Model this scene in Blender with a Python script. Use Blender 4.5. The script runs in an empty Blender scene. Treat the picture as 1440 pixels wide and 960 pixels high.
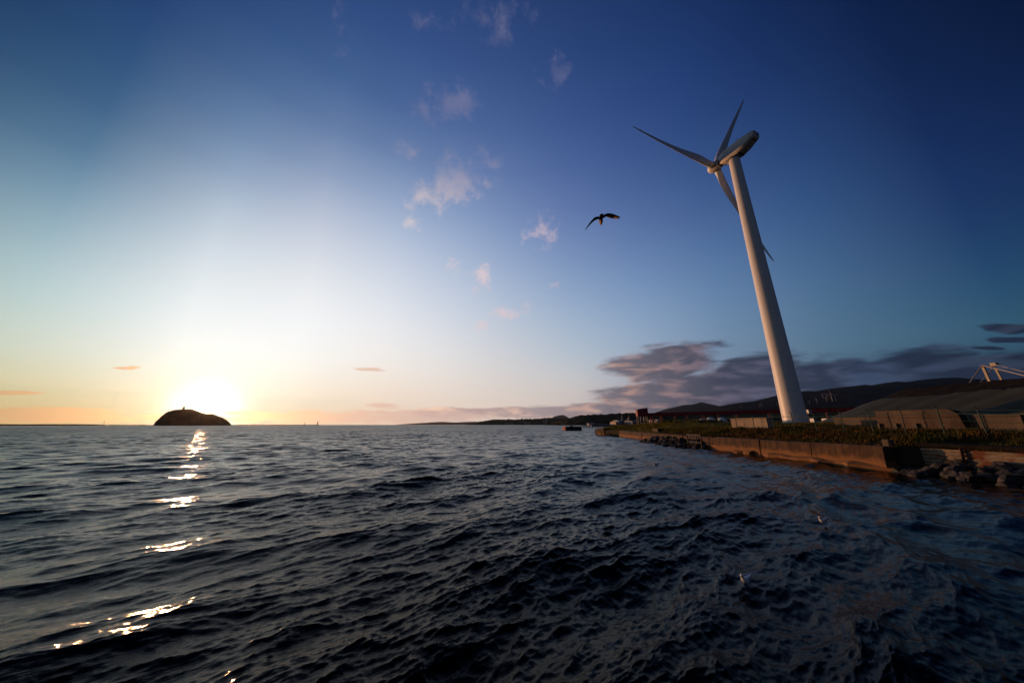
import bpy, bmesh, math, random
import numpy as np
from mathutils import Vector, Matrix
from mathutils.bvhtree import BVHTree

random.seed(7)
RNG = np.random.default_rng(7)
SC = bpy.context.scene
COL = SC.collection
R = math.radians

# ------------------------------------------------------------------ camera
EYE = 3.0                       # metres above the mean water level
PITCH = R(15.2)
FPX = 430.0                     # focal length in pixels of a 1440 px wide frame
cam = bpy.data.objects.new('camera', bpy.data.cameras.new('camera'))
COL.objects.link(cam)
cam.location = (0, 0, EYE)
cam.rotation_euler = (math.pi / 2 + PITCH, 0, 0)
cam.data.sensor_width = 36.0
cam.data.lens = 36.0 * FPX / 1440.0
cam.data.clip_start = 0.05
cam.data.clip_end = 60000
SC.camera = cam


def ray(px, py):
    x, y = px - 720.0, 480.0 - py
    return (x, FPX * math.cos(PITCH) - y * math.sin(PITCH), FPX * math.sin(PITCH) + y * math.cos(PITCH))


def at(px, py, Y):
    """point seen at a spot of the photograph, Y metres ahead"""
    r = ray(px, py)
    return Vector((Y * r[0] / r[1], Y, EYE + Y * r[2] / r[1]))


def azel(px, py):
    r = ray(px, py)
    return math.degrees(math.atan2(r[0], r[1])), math.degrees(math.atan2(r[2], math.hypot(r[0], r[1])))


# ------------------------------------------------------------------ sky
SUN_AZ, SUN_EL = -44.4, 1.64
SUN_POWER, SUN_TINT = 2.8, (1.0, 0.47, 0.20)
HAZE_G, HAZE_DENSITY, HAZE_TOP, HAZE_R = 0.85, 1.0e-5, 800.0, 9600.0
SUN_DIR = Vector((math.sin(R(SUN_AZ)) * math.cos(R(SUN_EL)), math.cos(R(SUN_AZ)) * math.cos(R(SUN_EL)), math.sin(R(SUN_EL))))
world = bpy.data.worlds.new('World')
SC.world = world
world.use_nodes = True


def lin(c):
    c = np.asarray(c, float) / 255.0
    return np.where(c <= 0.04045, c / 12.92, ((c + 0.055) / 1.055) ** 2.4)


# colours of the open evening sky, read along nine verticals of the photograph (sRGB)
SKY = {
    25: {0: (24, 50, 88), 100: (36, 72, 116), 200: (64, 106, 142), 300: (130, 162, 178), 400: (180, 204, 206), 500: (216, 221, 202), 545: (222, 212, 160), 590: (222, 172, 112)},
    165: {0: (33, 62, 110), 100: (48, 86, 128), 200: (88, 120, 150), 300: (164, 187, 202), 400: (219, 227, 227), 500: (240, 238, 226), 555: (252, 230, 175), 590: (246, 190, 115)},
    305: {0: (42, 70, 120), 100: (66, 98, 142), 200: (115, 142, 176), 300: (188, 201, 216), 400: (235, 239, 241), 500: (252, 251, 247), 560: (255, 252, 236), 590: (255, 225, 160)},
    445: {0: (47, 75, 127), 100: (64, 97, 145), 200: (116, 138, 175), 300: (188, 196, 214), 400: (232, 234, 237), 500: (251, 249, 246), 550: (253, 240, 216), 590: (244, 205, 172)},
    585: {0: (45, 71, 124), 100: (60, 88, 142), 200: (88, 114, 160), 300: (154, 173, 205), 400: (203, 211, 225), 500: (238, 236, 236), 550: (243, 228, 212), 590: (232, 205, 185)},
    795: {0: (36, 60, 108), 100: (46, 72, 125), 200: (66, 91, 145), 300: (98, 121, 170), 400: (138, 161, 195), 500: (182, 194, 206), 545: (212, 204, 200), 590: (205, 185, 175)},
    945: {0: (27, 51, 98), 100: (36, 63, 118), 200: (50, 77, 130), 300: (74, 100, 150), 400: (107, 137, 178), 480: (138, 163, 190), 560: (150, 150, 165)},
    1165: {0: (14, 33, 74), 100: (24, 47, 92), 200: (34, 62, 112), 300: (51, 83, 128), 400: (74, 106, 142), 490: (86, 118, 142), 560: (80, 100, 120)},
    1415: {0: (5, 18, 46), 100: (10, 25, 62), 200: (15, 36, 82), 300: (22, 48, 93), 400: (36, 74, 108), 450: (50, 88, 112), 560: (46, 70, 92)},
}
_pts, _cols = [], []
for _x, _d in SKY.items():
    for _y, _c in _d.items():
        _a, _e = azel(_x, _y)
        _pts.append((_a, _e)); _cols.append(_c)
for _a, _e, _c in ((0, 88, (15, 30, 66)), (180, 60, (22, 36, 66)), (180, 30, (50, 66, 96)), (180, 3, (92, 98, 116)),
                   (-90, 30, (22, 46, 78)), (-90, 3, (150, 140, 110)), (-90, 60, (8, 22, 50)), (90, 60, (3, 10, 28)),
                   (90, 30, (6, 18, 42)), (90, 3, (34, 52, 74)), (-130, 3, (70, 72, 78)), (-130, 35, (18, 40, 72)),
                   (130, 3, (74, 82, 102)), (130, 35, (34, 50, 82))):
    _pts.append((_a, _e)); _cols.append(_c)
_pts = np.array(_pts, float); _cols = np.array(_cols, float)


def unit(ae):
    a, e = np.radians(ae[..., 0]), np.radians(ae[..., 1])
    return np.stack([np.sin(a) * np.cos(e), np.cos(a) * np.cos(e), np.sin(e)], -1)


_U = unit(_pts)
_D = np.linalg.norm(_U[:, None] - _U[None], axis=-1)
_A = np.zeros((len(_U) + 4, len(_U) + 4))
_A[:len(_U), :len(_U)] = _D - 0.012 * np.eye(len(_U))
_A[:len(_U), len(_U)] = 1; _A[len(_U), :len(_U)] = 1
_A[:len(_U), len(_U) + 1:] = _U; _A[len(_U) + 1:, :len(_U)] = _U.T
_W = np.linalg.solve(_A, np.vstack([_cols, np.zeros((4, 3))]))


def sky_rgb(ae):
    u = unit(np.asarray(ae, float))
    k = np.linalg.norm(u[:, None] - _U[None], axis=-1)
    c = k @ _W[:len(_U)] + _W[len(_U)] + u @ _W[len(_U) + 1:]
    return lin(np.clip(c, 3, 255))


class NT:
    """small helper for node trees"""
    def __init__(self, tree):
        self.t = tree

    def n(self, kind, **kw):
        nd = self.t.nodes.new(kind)
        for k, v in kw.items():
            setattr(nd, k, v)
        return nd

    def l(self, a, b):
        self.t.links.new(a, b)

    def put(self, v, sock):
        if isinstance(v, bpy.types.NodeSocket):
            self.l(v, sock)
        elif v is not None:
            sock.default_value = v

    def math(self, op, a, b=None, c=None, clamp=False):
        nd = self.n('ShaderNodeMath', operation=op, use_clamp=clamp)
        for i, v in enumerate((a, b, c)):
            self.put(v, nd.inputs[i])
        return nd.outputs[0]

    def vmath(self, op, a, b=None):
        nd = self.n('ShaderNodeVectorMath', operation=op)
        self.put(a, nd.inputs[0]); self.put(b, nd.inputs[1])
        return nd

    def mix(self, f, a, b, blend='MIX'):
        nd = self.n('ShaderNodeMix', data_type='RGBA', blend_type=blend)
        self.put(f, nd.inputs[0]); self.put(a, nd.inputs[6]); self.put(b, nd.inputs[7])
        return nd.outputs[2]

    def step(self, v, a, b, lo=0.0, hi=1.0):
        nd = self.n('ShaderNodeMapRange', interpolation_type='SMOOTHSTEP')
        self.put(v, nd.inputs[0])
        for i, x in enumerate((a, b, lo, hi)):
            self.put(x, nd.inputs[1 + i])
        return nd.outputs[0]

    def lerp(self, v, a, b, lo=0.0, hi=1.0):
        nd = self.n('ShaderNodeMapRange')
        self.put(v, nd.inputs[0])
        for i, x in enumerate((a, b, lo, hi)):
            self.put(x, nd.inputs[1 + i])
        return nd.outputs[0]

    def noise(self, vec, scale, detail=4.0, rough=0.55, dist=0.0):
        nd = self.n('ShaderNodeTexNoise')
        self.put(vec, nd.inputs['Vector'])
        nd.inputs['Scale'].default_value = scale
        nd.inputs['Detail'].default_value = detail
        nd.inputs['Roughness'].default_value = rough
        nd.inputs['Distortion'].default_value = dist
        return nd.outputs[0]

    def ramp(self, f, stops, interp='LINEAR'):
        nd = self.n('ShaderNodeValToRGB')
        cr = nd.color_ramp
        cr.interpolation = interp
        while len(cr.elements) < len(stops):
            cr.elements.new(0.5)
        for el, (p, c) in zip(cr.elements, stops):
            el.position = p
            el.color = (c[0], c[1], c[2], 1)
        self.put(f, nd.inputs[0])
        return nd.outputs[0]

    def scaled(self, vec, s):
        return self.vmath('MULTIPLY', vec, s).outputs[0]


def build_sky():
    k = NT(world.node_tree)
    bg = world.node_tree.nodes['Background']
    d = k.vmath('NORMALIZE', k.n('ShaderNodeTexCoord').outputs['Generated']).outputs[0]
    s = k.n('ShaderNodeSeparateXYZ'); k.l(d, s.inputs[0])
    az = k.math('MULTIPLY', k.math('ARCTAN2', s.outputs[0], s.outputs[1]), 180 / math.pi)
    el = k.math('MULTIPLY', k.math('ARCSINE', s.outputs[2]), 180 / math.pi)
    els = [-3, 0, 1.5, 3, 5, 7.5, 10, 13, 16, 20, 24, 28, 33, 38, 44, 50, 57, 64, 72, 80, 90]
    t = k.math('DIVIDE', k.math('ADD', el, 10.0), 100.0)
    azs = [-180, -130] + list(range(-96, 97, 12)) + [130, 180]
    col = None
    for i, a in enumerate(azs):
        c = sky_rgb([(a, max(e, 0.3)) for e in els])
        r = k.ramp(t, [((e + 10) / 100.0, c[j]) for j, e in enumerate(els)])
        if col is None:
            col = r
        else:
            col = k.mix(k.lerp(az, azs[i - 1], a), col, r)
    # the glow of the low sun, brighter than the film could hold
    dot = k.vmath('DOT_PRODUCT', d, tuple(SUN_DIR)).outputs['Value']
    for amp, kk, tint in ((0.30, 110.0, (1.0, 0.94, 0.84)), (1.0, 900.0, (2.2, 2.0, 1.5)), (1.0, 60000.0, (12.0, 9.0, 5.0))):
        g = k.math('EXPONENT', k.math('MULTIPLY', k.math('SUBTRACT', dot, 1.0), kk))
        col = k.mix(1.0, col, k.mix(k.math('MULTIPLY', g, amp), (0, 0, 0, 1), (*tint, 1)), 'ADD')
    # what the lit haze in front adds is taken off the sky behind it
    g = HAZE_G
    ph = k.math('DIVIDE', (1 - g * g) / (4 * math.pi), k.math('POWER', k.math('SUBTRACT', 1 + g * g, k.math('MULTIPLY', dot, 2 * g)), 1.5))
    path = k.math('MINIMUM', k.math('DIVIDE', HAZE_TOP, k.math('MAXIMUM', s.outputs[2], 0.01)), HAZE_R * 1.35)
    amt = k.math('MULTIPLY', k.math('MULTIPLY', ph, path), HAZE_DENSITY * SUN_POWER * 0.85)
    sub = k.n('ShaderNodeCombineXYZ')
    for i in range(3):
        k.l(k.math('MULTIPLY', amt, SUN_TINT[i]), sub.inputs[i])
    col = k.vmath('MAXIMUM', k.vmath('SUBTRACT', col, sub.outputs[0]).outputs[0], (0.002, 0.004, 0.008)).outputs[0]
    # ---- clouds
    ae = k.n('ShaderNodeCombineXYZ'); k.l(az, ae.inputs[0]); k.l(el, ae.inputs[1])
    ae = ae.outputs[0]

    def blob(cx, cy, rx, ry, ang=0.0, vec=None):
        c0 = azel(cx, cy)
        ca, sa = math.cos(R(ang)), math.sin(R(ang))
        p1 = azel(cx + rx * ca, cy - rx * sa)
        p2 = azel(cx - ry * sa, cy - ry * ca)
        ax = Vector((p1[0] - c0[0], p1[1] - c0[1]))
        th = math.atan2(ax.y, ax.x)
        perp = abs(-math.sin(th) * (p2[0] - c0[0]) + math.cos(th) * (p2[1] - c0[1]))
        m = k.n('ShaderNodeMapping', vector_type='TEXTURE')
        m.inputs['Location'].default_value = (c0[0], c0[1], 0)
        m.inputs['Rotation'].default_value = (0, 0, th)
        m.inputs['Scale'].default_value = (ax.length, perp, 1)
        k.l(vec if vec is not None else ae, m.inputs[0])
        g = k.n('ShaderNodeTexGradient', gradient_type='SPHERICAL')
        k.l(m.outputs[0], g.inputs[0])
        return g.outputs['Fac']

    def union(blobs, vec):
        out = None
        for b in blobs:
            v = blob(*b, vec=vec)
            out = v if out is None else k.math('MAXIMUM', out, v)
        return out

    # thin pink wisps high up
    def wrap(vec, scale, amt):
        nz = k.n('ShaderNodeTexNoise'); k.l(k.scaled(vec, scale), nz.inputs['Vector'])
        nz.inputs['Scale'].default_value = 1.0; nz.inputs['Detail'].default_value = 3.0
        off = k.vmath('SUBTRACT', nz.outputs['Color'], (0.5, 0.5, 0.5)).outputs[0]
        return k.vmath('ADD', vec, k.scaled(off, amt)).outputs[0]

    wv = wrap(ae, (0.20, 0.24, 0), (4.0, 3.0, 0))
    wn = k.noise(k.scaled(d, (1.0, 1.0, 1.2)), 21.0, 10.0, 0.66, 0.35)
    wisp = union([(642, 258, 70, 62, 15), (642, 258, 50, 46, 15), (588, 276, 34, 26, 60), (628, 150, 84, 44, 15), (762, 325, 38, 30, 40), (676, 388, 22, 34),
                  (704, 445, 62, 16, 20), (482, 34, 26, 52, 25), (690, 225, 36, 26, -35), (578, 214, 34, 24, 0), (776, 98, 34, 40),
                  (690, 24, 70, 56), (600, 30, 50, 34), (640, 382, 18, 22), (776, 402, 30, 12), (580, 311, 24, 14)], wv)
    core = k.math('MULTIPLY', union([(640, 258, 54, 50, 15), (676, 388, 20, 32), (634, 148, 46, 34, 15), (592, 272, 24, 16, 60)], wv), 0.7)
    wd = k.step(k.math('ADD', k.math('ADD', wisp, core), k.math('MULTIPLY', k.math('SUBTRACT', wn, 0.5), 4.0)), 0.20, 1.75)
    wd = k.math('MULTIPLY', k.math('MULTIPLY', wd, k.step(wisp, 0.0, 0.22)), k.step(el, 32, 46, 1.0, 0.38))
    wcol = k.ramp(k.lerp(az, -30, 45), [(0.0, lin((225, 212, 205))), (0.4, lin((222, 198, 204))), (1.0, lin((96, 96, 135)))])
    wcol = k.mix(k.step(el, 33, 50), wcol, (*lin((140, 134, 160)), 1))
    col = k.mix(wd, col, wcol)
    # the flat banks along the horizon
    bv = wrap(ae, (0.10, 0.40, 0), (4.0, 1.1, 0))
    bn = k.noise(k.scaled(bv, (0.13, 0.46, 1)), 1.0, 8.0, 0.56, 0.15)
    bank = union([(930, 574, 150, 22), (860, 584, 110, 12), (928, 513, 128, 36, 10), (1100, 572, 330, 36), (1300, 556, 300, 56), (905, 552, 115, 20, 4), (1000, 548, 160, 40, 4), (1075, 524, 110, 40, 2), (1180, 536, 190, 48, 0),
                  (1300, 518, 180, 42, 2), (1420, 520, 160, 44), (1060, 565, 240, 30), (822, 578, 140, 15), (735, 580, 90, 11), (1400, 560, 200, 40),
                  (1405, 463, 60, 9, -4), (1425, 477, 60, 6), (1385, 490, 40, 4), (640, 580, 80, 10), (1540, 520, 120, 70)], bv)
    bd = k.math('MULTIPLY', k.step(bank, 0.0, 0.16), 1.0)
    bd0 = bd
    bd = k.step(k.math('ADD', bank, k.math('MULTIPLY', k.math('SUBTRACT', bn, 0.5), 1.2)), 0.12, 0.44)
    base = k.ramp(k.lerp(az, -15, 65), [(0.0, lin((196, 165, 160))), (0.25, lin((158, 142, 146))), (0.42, lin((110, 104, 116))), (0.62, lin((58, 62, 82))), (0.78, lin((35, 45, 68))), (1.0, lin((22, 32, 54)))])
    warm = k.ramp(k.lerp(az, -15, 65), [(0.0, lin((244, 205, 180))), (0.25, lin((214, 178, 164))), (0.45, lin((172, 138, 130))), (0.62, lin((98, 92, 112))), (0.8, lin((58, 72, 100))), (1.0, lin((44, 52, 68)))])
    ln = k.noise(k.scaled(bv, (0.17, 0.60, 3.0)), 1.0, 7.0, 0.56, 0.25)
    bcol = k.mix(k.step(ln, 0.43, 0.66), base, warm)
    col = k.mix(k.math('MULTIPLY', bd, k.math('MULTIPLY', bd0, 0.97)), col, bcol)
    # small warm streaks low over the water on the left
    sv = wrap(ae, (0.10, 0.7, 0), (4.0, 0.7, 0))
    sn = k.noise(k.scaled(sv, (0.26, 2.2, 1)), 1.0, 7.0, 0.6, 0.2)
    st = union([(15, 552, 50, 5), (60, 579, 150, 13), (180, 517, 26, 4), (522, 520, 28, 5), (540, 569, 26, 5), (120, 588, 160, 9), (450, 586, 190, 14), (400, 583, 90, 8), (590, 586, 160, 16), (350, 588, 140, 6)], sv)
    sd = k.step(k.math('ADD', st, k.math('MULTIPLY', k.math('SUBTRACT', sn, 0.5), 1.9)), 0.16, 0.66)
    scol = k.ramp(k.lerp(az, -62, -10), [(0.0, lin((168, 136, 104))), (0.2, lin((205, 158, 112))), (0.4, lin((238, 190, 140))), (0.7, lin((222, 184, 165))), (1.0, lin((205, 176, 168)))])
    col = k.mix(k.math('MULTIPLY', sd, k.step(st, 0.0, 0.2, 0.0, 0.8)), col, scol)
    # a physical sky underneath, then the whole into the background
    ns = k.n('ShaderNodeTexSky', sky_type='NISHITA', sun_disc=False)
    ns.sun_elevation = R(SUN_EL); ns.sun_rotation = R(SUN_AZ)
    tot = k.vmath('ADD', k.scaled(col, (10, 10, 10)), k.scaled(ns.outputs[0], (0.02, 0.02, 0.02))).outputs[0]
    k.l(tot, bg.inputs[0])
    bg.inputs[1].default_value = 0.1


build_sky()

# ------------------------------------------------------------------ sun and exposure
sun_data = bpy.data.lights.new('sun', 'SUN')
sun_data.energy = SUN_POWER
sun_data.angle = R(0.53)
sun_data.color = SUN_TINT
sun = bpy.data.objects.new('sun', sun_data)
COL.objects.link(sun)
sun.location = SUN_DIR * 200
sun.rotation_euler = (-SUN_DIR).to_track_quat('-Z', 'Y').to_euler()
SC.view_settings.view_transform = 'Standard'
SC.view_settings.look = 'None'
SC.view_settings.exposure = 0.0
SC.view_settings.gamma = 1.0
SC.render.engine = 'CYCLES'
SC.cycles.max_bounces = 5
SC.cycles.diffuse_bounces = 2
SC.cycles.glossy_bounces = 3
SC.cycles.sample_clamp_indirect = 4.0
SC.cycles.use_denoising = True


# ------------------------------------------------------------------ helpers
def tag(o, label=None, cat=None, group=None, kind=None):
    for k_, v in (('label', label), ('category', cat), ('group', group), ('kind', kind)):
        if v:
            o[k_] = v
    return o


def empty(name, loc, label, cat, group=None):
    o = bpy.data.objects.new(name, None)
    COL.objects.link(o)
    o.location = loc
    o.empty_display_size = 0.2
    return tag(o, label, cat, group)


def link(name, me, mat=None, parent=None, smooth=False):
    o = bpy.data.objects.new(name, me)
    COL.objects.link(o)
    if mat is not None and not me.materials:
        me.materials.append(mat)
    if parent is not None:
        o.parent = parent
        o.matrix_parent_inverse = Matrix.Translation(-Vector(parent.location))  # parts are given in world metres
    if smooth:
        me.polygons.foreach_set('use_smooth', [True] * len(me.polygons))
    return o


class MB:
    """collects shapes, then links them as one mesh"""
    def __init__(self):
        self.v, self.f = [], []

    def add(self, vs, fs):
        b = len(self.v)
        self.v += [tuple(p) for p in vs]
        self.f += [tuple(b + i for i in q) for q in fs]
        return self

    def hexa(self, p):
        """eight corners: bottom four counter-clockwise, then top four"""
        return self.add(p, [(3, 2, 1, 0), (4, 5, 6, 7), (0, 1, 5, 4), (1, 2, 6, 5), (2, 3, 7, 6), (3, 0, 4, 7)])

    def box(self, x0, y0, z0, x1, y1, z1):
        return self.hexa([(x0, y0, z0), (x1, y0, z0), (x1, y1, z0), (x0, y1, z0), (x0, y0, z1), (x1, y0, z1), (x1, y1, z1), (x0, y1, z1)])

    def bar(self, a, b, r, n=6, r2=None):
        a, b = Vector(a), Vector(b)
        d = (b - a).normalized()
        u = d.orthogonal().normalized(); w = d.cross(u)
        r2 = r if r2 is None else r2
        vs = [a + r * (math.cos(t) * u + math.sin(t) * w) for t in [2 * math.pi * i / n for i in range(n)]]
        vs += [b + r2 * (math.cos(t) * u + math.sin(t) * w) for t in [2 * math.pi * i / n for i in range(n)]]
        fs = [(i, (i + 1) % n, n + (i + 1) % n, n + i) for i in range(n)]
        fs += [tuple(range(n - 1, -1, -1)), tuple(range(n, 2 * n))]
        return self.add(vs, fs)

    def beam(self, a, b, w, h, up=(0, 0, 1)):
        a, b = Vector(a), Vector(b)
        d = (b - a).normalized()
        s = d.cross(Vector(up)).normalized(); u = s.cross(d)
        p = []
        for q in (a, b):
            p += [q - s * w / 2 - u * h / 2, q + s * w / 2 - u * h / 2, q + s * w / 2 + u * h / 2, q - s * w / 2 + u * h / 2]
        return self.hexa(p)

    def loft(self, rings, cap=True, close=True):
        n = len(rings[0]); b = []
        vs = [p for r_ in rings for p in r_]
        for i in range(len(rings) - 1):
            for j in range(n if close else n - 1):
                j2 = (j + 1) % n
                b.append((i * n + j, i * n + j2, (i + 1) * n + j2, (i + 1) * n + j))
        if cap:
            b.append(tuple(range(n - 1, -1, -1)))
            b.append(tuple((len(rings) - 1) * n + j for j in range(n)))
        return self.add(vs, b)

    def mesh(self, name):
        me = bpy.data.meshes.new(name)
        me.from_pydata(self.v, [], self.f)
        bm = bmesh.new(); bm.from_mesh(me)
        bmesh.ops.recalc_face_normals(bm, faces=bm.faces)
        bm.to_mesh(me); bm.free()
        me.update()
        return me

    def build(self, name, mat, parent=None, smooth=False):
        return link(name, self.mesh(name), mat, parent, smooth)


def auto_smooth(o, deg=35):
    me = o.data
    me.polygons.foreach_set('use_smooth', [True] * len(me.polygons))
    bm = bmesh.new(); bm.from_mesh(me)
    for e in bm.edges:
        if len(e.link_faces) != 2 or e.calc_face_angle(0) > R(deg):
            e.smooth = False
    bm.to_mesh(me); bm.free()


# ------------------------------------------------------------------ materials
def mat(name, col, rough=0.8, col2=None, scale=3.0, stretch=(1, 1, 1), detail=5.0, lo=0.38, hi=0.62, bump=0.0, bscale=20.0, spec=0.3, metal=0.0, extra=None):
    m = bpy.data.materials.new(name)
    m.use_nodes = True
    k = NT(m.node_tree)
    p = m.node_tree.nodes['Principled BSDF']
    p.inputs['Roughness'].default_value = rough
    p.inputs['Specular IOR Level'].default_value = spec
    p.inputs['Metallic'].default_value = metal
    geo = k.n('ShaderNodeNewGeometry').outputs['Position']
    c = (*col, 1)
    if col2 is not None:
        n1 = k.noise(k.scaled(geo, stretch), scale, detail, 0.6)
        c = k.mix(k.step(n1, lo, hi), (*col, 1), (*col2, 1))
    if extra:
        c = extra(k, geo, c)
    k.put(c, p.inputs['Base Color'])
    if bump > 0:
        b = k.n('ShaderNodeBump')
        b.inputs['Strength'].default_value = bump
        b.inputs['Distance'].default_value = 0.05
        k.l(k.noise(geo, bscale, 6.0, 0.6), b.inputs['Height'])
        k.l(b.outputs[0], p.inputs['Normal'])
    return m


def streaks(k, geo, c):
    """vertical run-off stains and a paler tide zone on old concrete"""
    n1 = k.noise(k.scaled(geo, (1.3, 1.3, 0.12)), 2.2, 5.0, 0.65)
    c = k.mix(k.step(n1, 0.44, 0.64, 0, 0.8), c, (0.026, 0.014, 0.007, 1))
    s = k.n('ShaderNodeSeparateXYZ'); k.l(geo, s.inputs[0])
    edge = k.math('ADD', s.outputs[2], k.math('MULTIPLY', k.noise(k.scaled(geo, (1, 1, 0.6)), 1.6, 4.0), 0.9))
    return k.mix(k.step(edge, 1.30, 0.85), c, (0.21, 0.097, 0.035, 1))


M = {}
M['concrete'] = mat('stained_concrete', (0.060, 0.030, 0.013), 0.9, (0.10, 0.052, 0.024), 1.4, bump=0.5, bscale=9.0, extra=streaks)
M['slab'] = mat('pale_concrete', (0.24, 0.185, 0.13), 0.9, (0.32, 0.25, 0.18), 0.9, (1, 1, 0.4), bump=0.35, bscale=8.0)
M['dimmed_slab'] = mat('lens_dimmed_concrete', (0.085, 0.062, 0.043), 0.9, (0.12, 0.09, 0.065), 0.9, (1, 1, 0.4), bump=0.35, bscale=8.0)  # pale concrete with the lens darkening near the frame edge put into its colour
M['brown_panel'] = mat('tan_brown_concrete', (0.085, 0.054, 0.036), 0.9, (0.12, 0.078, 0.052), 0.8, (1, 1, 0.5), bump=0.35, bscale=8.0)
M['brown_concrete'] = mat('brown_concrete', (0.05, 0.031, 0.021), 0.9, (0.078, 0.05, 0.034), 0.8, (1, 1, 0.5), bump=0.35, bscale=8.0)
M['white_paint'] = mat('turbine_white_paint', (0.72, 0.69, 0.67), 0.42, (0.50, 0.48, 0.46), 0.8, (1, 1, 0.07), lo=0.54, hi=0.84, spec=0.4)
M['blade'] = mat('blade_gelcoat', (0.70, 0.71, 0.72), 0.38, (0.60, 0.61, 0.62), 0.5, lo=0.5, hi=0.8, spec=0.45)
M['dark_rubber'] = mat('dark_collar', (0.03, 0.03, 0.03), 0.6)
M['grey_under'] = mat('grey_metal_and_shade', (0.10, 0.10, 0.105), 0.6, (0.07, 0.07, 0.075), 1.5)
M['soil'] = mat('rough_soil', (0.045, 0.038, 0.022), 1.0, (0.075, 0.062, 0.03), 0.5, bump=0.8, bscale=5.0, spec=0.1)
M['rock'] = mat('dark_rock', (0.022, 0.021, 0.020), 0.85, (0.055, 0.048, 0.042), 2.4, bump=0.7, bscale=7.0)
M['red'] = mat('red_gallery_paint', (0.26, 0.014, 0.022), 0.6, (0.18, 0.012, 0.018), 0.6, (1, 1, 0.2))
M['red_leg'] = mat('red_trestle_paint', (0.70, 0.20, 0.09), 0.6, (0.52, 0.13, 0.07), 0.8)
M['black_steel'] = mat('dark_steel', (0.022, 0.020, 0.022), 0.6)
M['coal'] = mat('dark_heap', (0.012, 0.010, 0.008), 1.0, (0.022, 0.018, 0.014), 1.2, bump=0.9, bscale=4.0, spec=0.05)
M['tarp'] = mat('olive_sheet', (0.033, 0.036, 0.020), 0.85, (0.026, 0.029, 0.017), 0.35, (1, 1, 1), bump=0.2, bscale=2.0)
M['post'] = mat('green_post_paint', (0.015, 0.05, 0.04), 0.55, (0.085, 0.078, 0.06), 1.2, (1, 1, 0.5), lo=0.5, hi=0.65)
M['wire'] = mat('green_rail_paint', (0.02, 0.065, 0.052), 0.5)
M['white_steel'] = mat('cream_steel', (0.36, 0.30, 0.22), 0.5)
M['galv'] = mat('weathered_steel', (0.10, 0.075, 0.06), 0.6, (0.07, 0.042, 0.028), 3.0)


def rust_sheet(k, geo, c):
    n1 = k.noise(k.scaled(geo, (0.7, 0.7, 1.1)), 1.1, 6.0, 0.62)
    c = k.mix(k.step(n1, 0.50, 0.60), c, (0.13, 0.038, 0.014, 1))
    n2 = k.noise(k.scaled(geo, (0.5, 0.5, 6.0)), 2.0, 4.0, 0.6)
    return k.mix(k.step(n2, 0.52, 0.7, 0, 0.8), c, (0.09, 0.05, 0.03, 1))


M['sheet'] = mat('peeling_sheet_wall', (0.24, 0.19, 0.14), 0.7, (0.17, 0.135, 0.10), 2.0, extra=rust_sheet)
M['forest'] = mat('far_forest', (0.030, 0.030, 0.018), 1.0, (0.052, 0.045, 0.026), 0.02, bump=0.0, spec=0.0)
M['island'] = mat('island_scrub', (0.060, 0.040, 0.018), 1.0, (0.10, 0.062, 0.025), 0.06, spec=0.0)
M['mountain'] = mat('far_mountain', (0.016, 0.015, 0.018), 1.0, (0.026, 0.022, 0.020), 0.0016, spec=0.0)
M['plain'] = mat('far_shore_ground', (0.03, 0.028, 0.022), 1.0, (0.05, 0.042, 0.03), 0.01, spec=0.0)
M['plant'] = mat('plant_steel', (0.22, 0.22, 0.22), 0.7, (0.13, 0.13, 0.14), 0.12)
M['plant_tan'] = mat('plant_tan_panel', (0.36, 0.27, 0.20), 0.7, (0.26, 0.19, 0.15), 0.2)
M['membrane'] = mat('pale_membrane', (0.70, 0.76, 0.80), 0.5, (0.62, 0.68, 0.72), 0.4)
M['feather'] = mat('dark_brown_feather', (0.020, 0.014, 0.010), 0.9, (0.036, 0.024, 0.015), 9.0, spec=0.1)
M['feather_pale'] = mat('sunlit_tan_feather', (0.50, 0.30, 0.15), 0.9, (0.34, 0.20, 0.10), 14.0, spec=0.1)  # tan lightened to paint the low sun on wing and tail
M['gull_white'] = mat('white_feather', (0.8, 0.8, 0.8), 0.8, (0.72, 0.72, 0.72), 12.0, spec=0.1)
M['gull_grey'] = mat('grey_feather', (0.52, 0.53, 0.55), 0.8, (0.42, 0.43, 0.45), 12.0, spec=0.1)
M['beak'] = mat('yellow_beak', (0.55, 0.30, 0.05), 0.5)
M['white_body'] = mat('white_vehicle_paint', (0.34, 0.37, 0.41), 0.4)
M['glass'] = mat('dark_glass', (0.02, 0.022, 0.026), 0.15, spec=0.6)
M['tyre'] = mat('tyre_rubber', (0.015, 0.015, 0.015), 0.9)


def leafy(name, c1, c2, c3):
    def ex(k, geo, c):
        n2 = k.noise(geo, 0.35, 3.0, 0.5)
        return k.mix(k.step(n2, 0.42, 0.62), c, (*c3, 1))
    m = mat(name, c1, 1.0, c2, 2.5, extra=ex, spec=0.05)
    return m


M['grass'] = leafy('dry_grass', (0.042, 0.052, 0.012), (0.085, 0.068, 0.018), (0.14, 0.072, 0.024))
M['meadow'] = leafy('sunlit_pale_grass', (0.16, 0.15, 0.030), (0.28, 0.20, 0.045), (0.20, 0.17, 0.035))  # same grass in a lighter colour, painting low sun on the far rise
M['bush'] = leafy('dark_bush_leaf', (0.045, 0.060, 0.016), (0.07, 0.075, 0.020), (0.095, 0.075, 0.022))


# ------------------------------------------------------------------ the sea
KC = 2 * np.pi / 0.9


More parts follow.
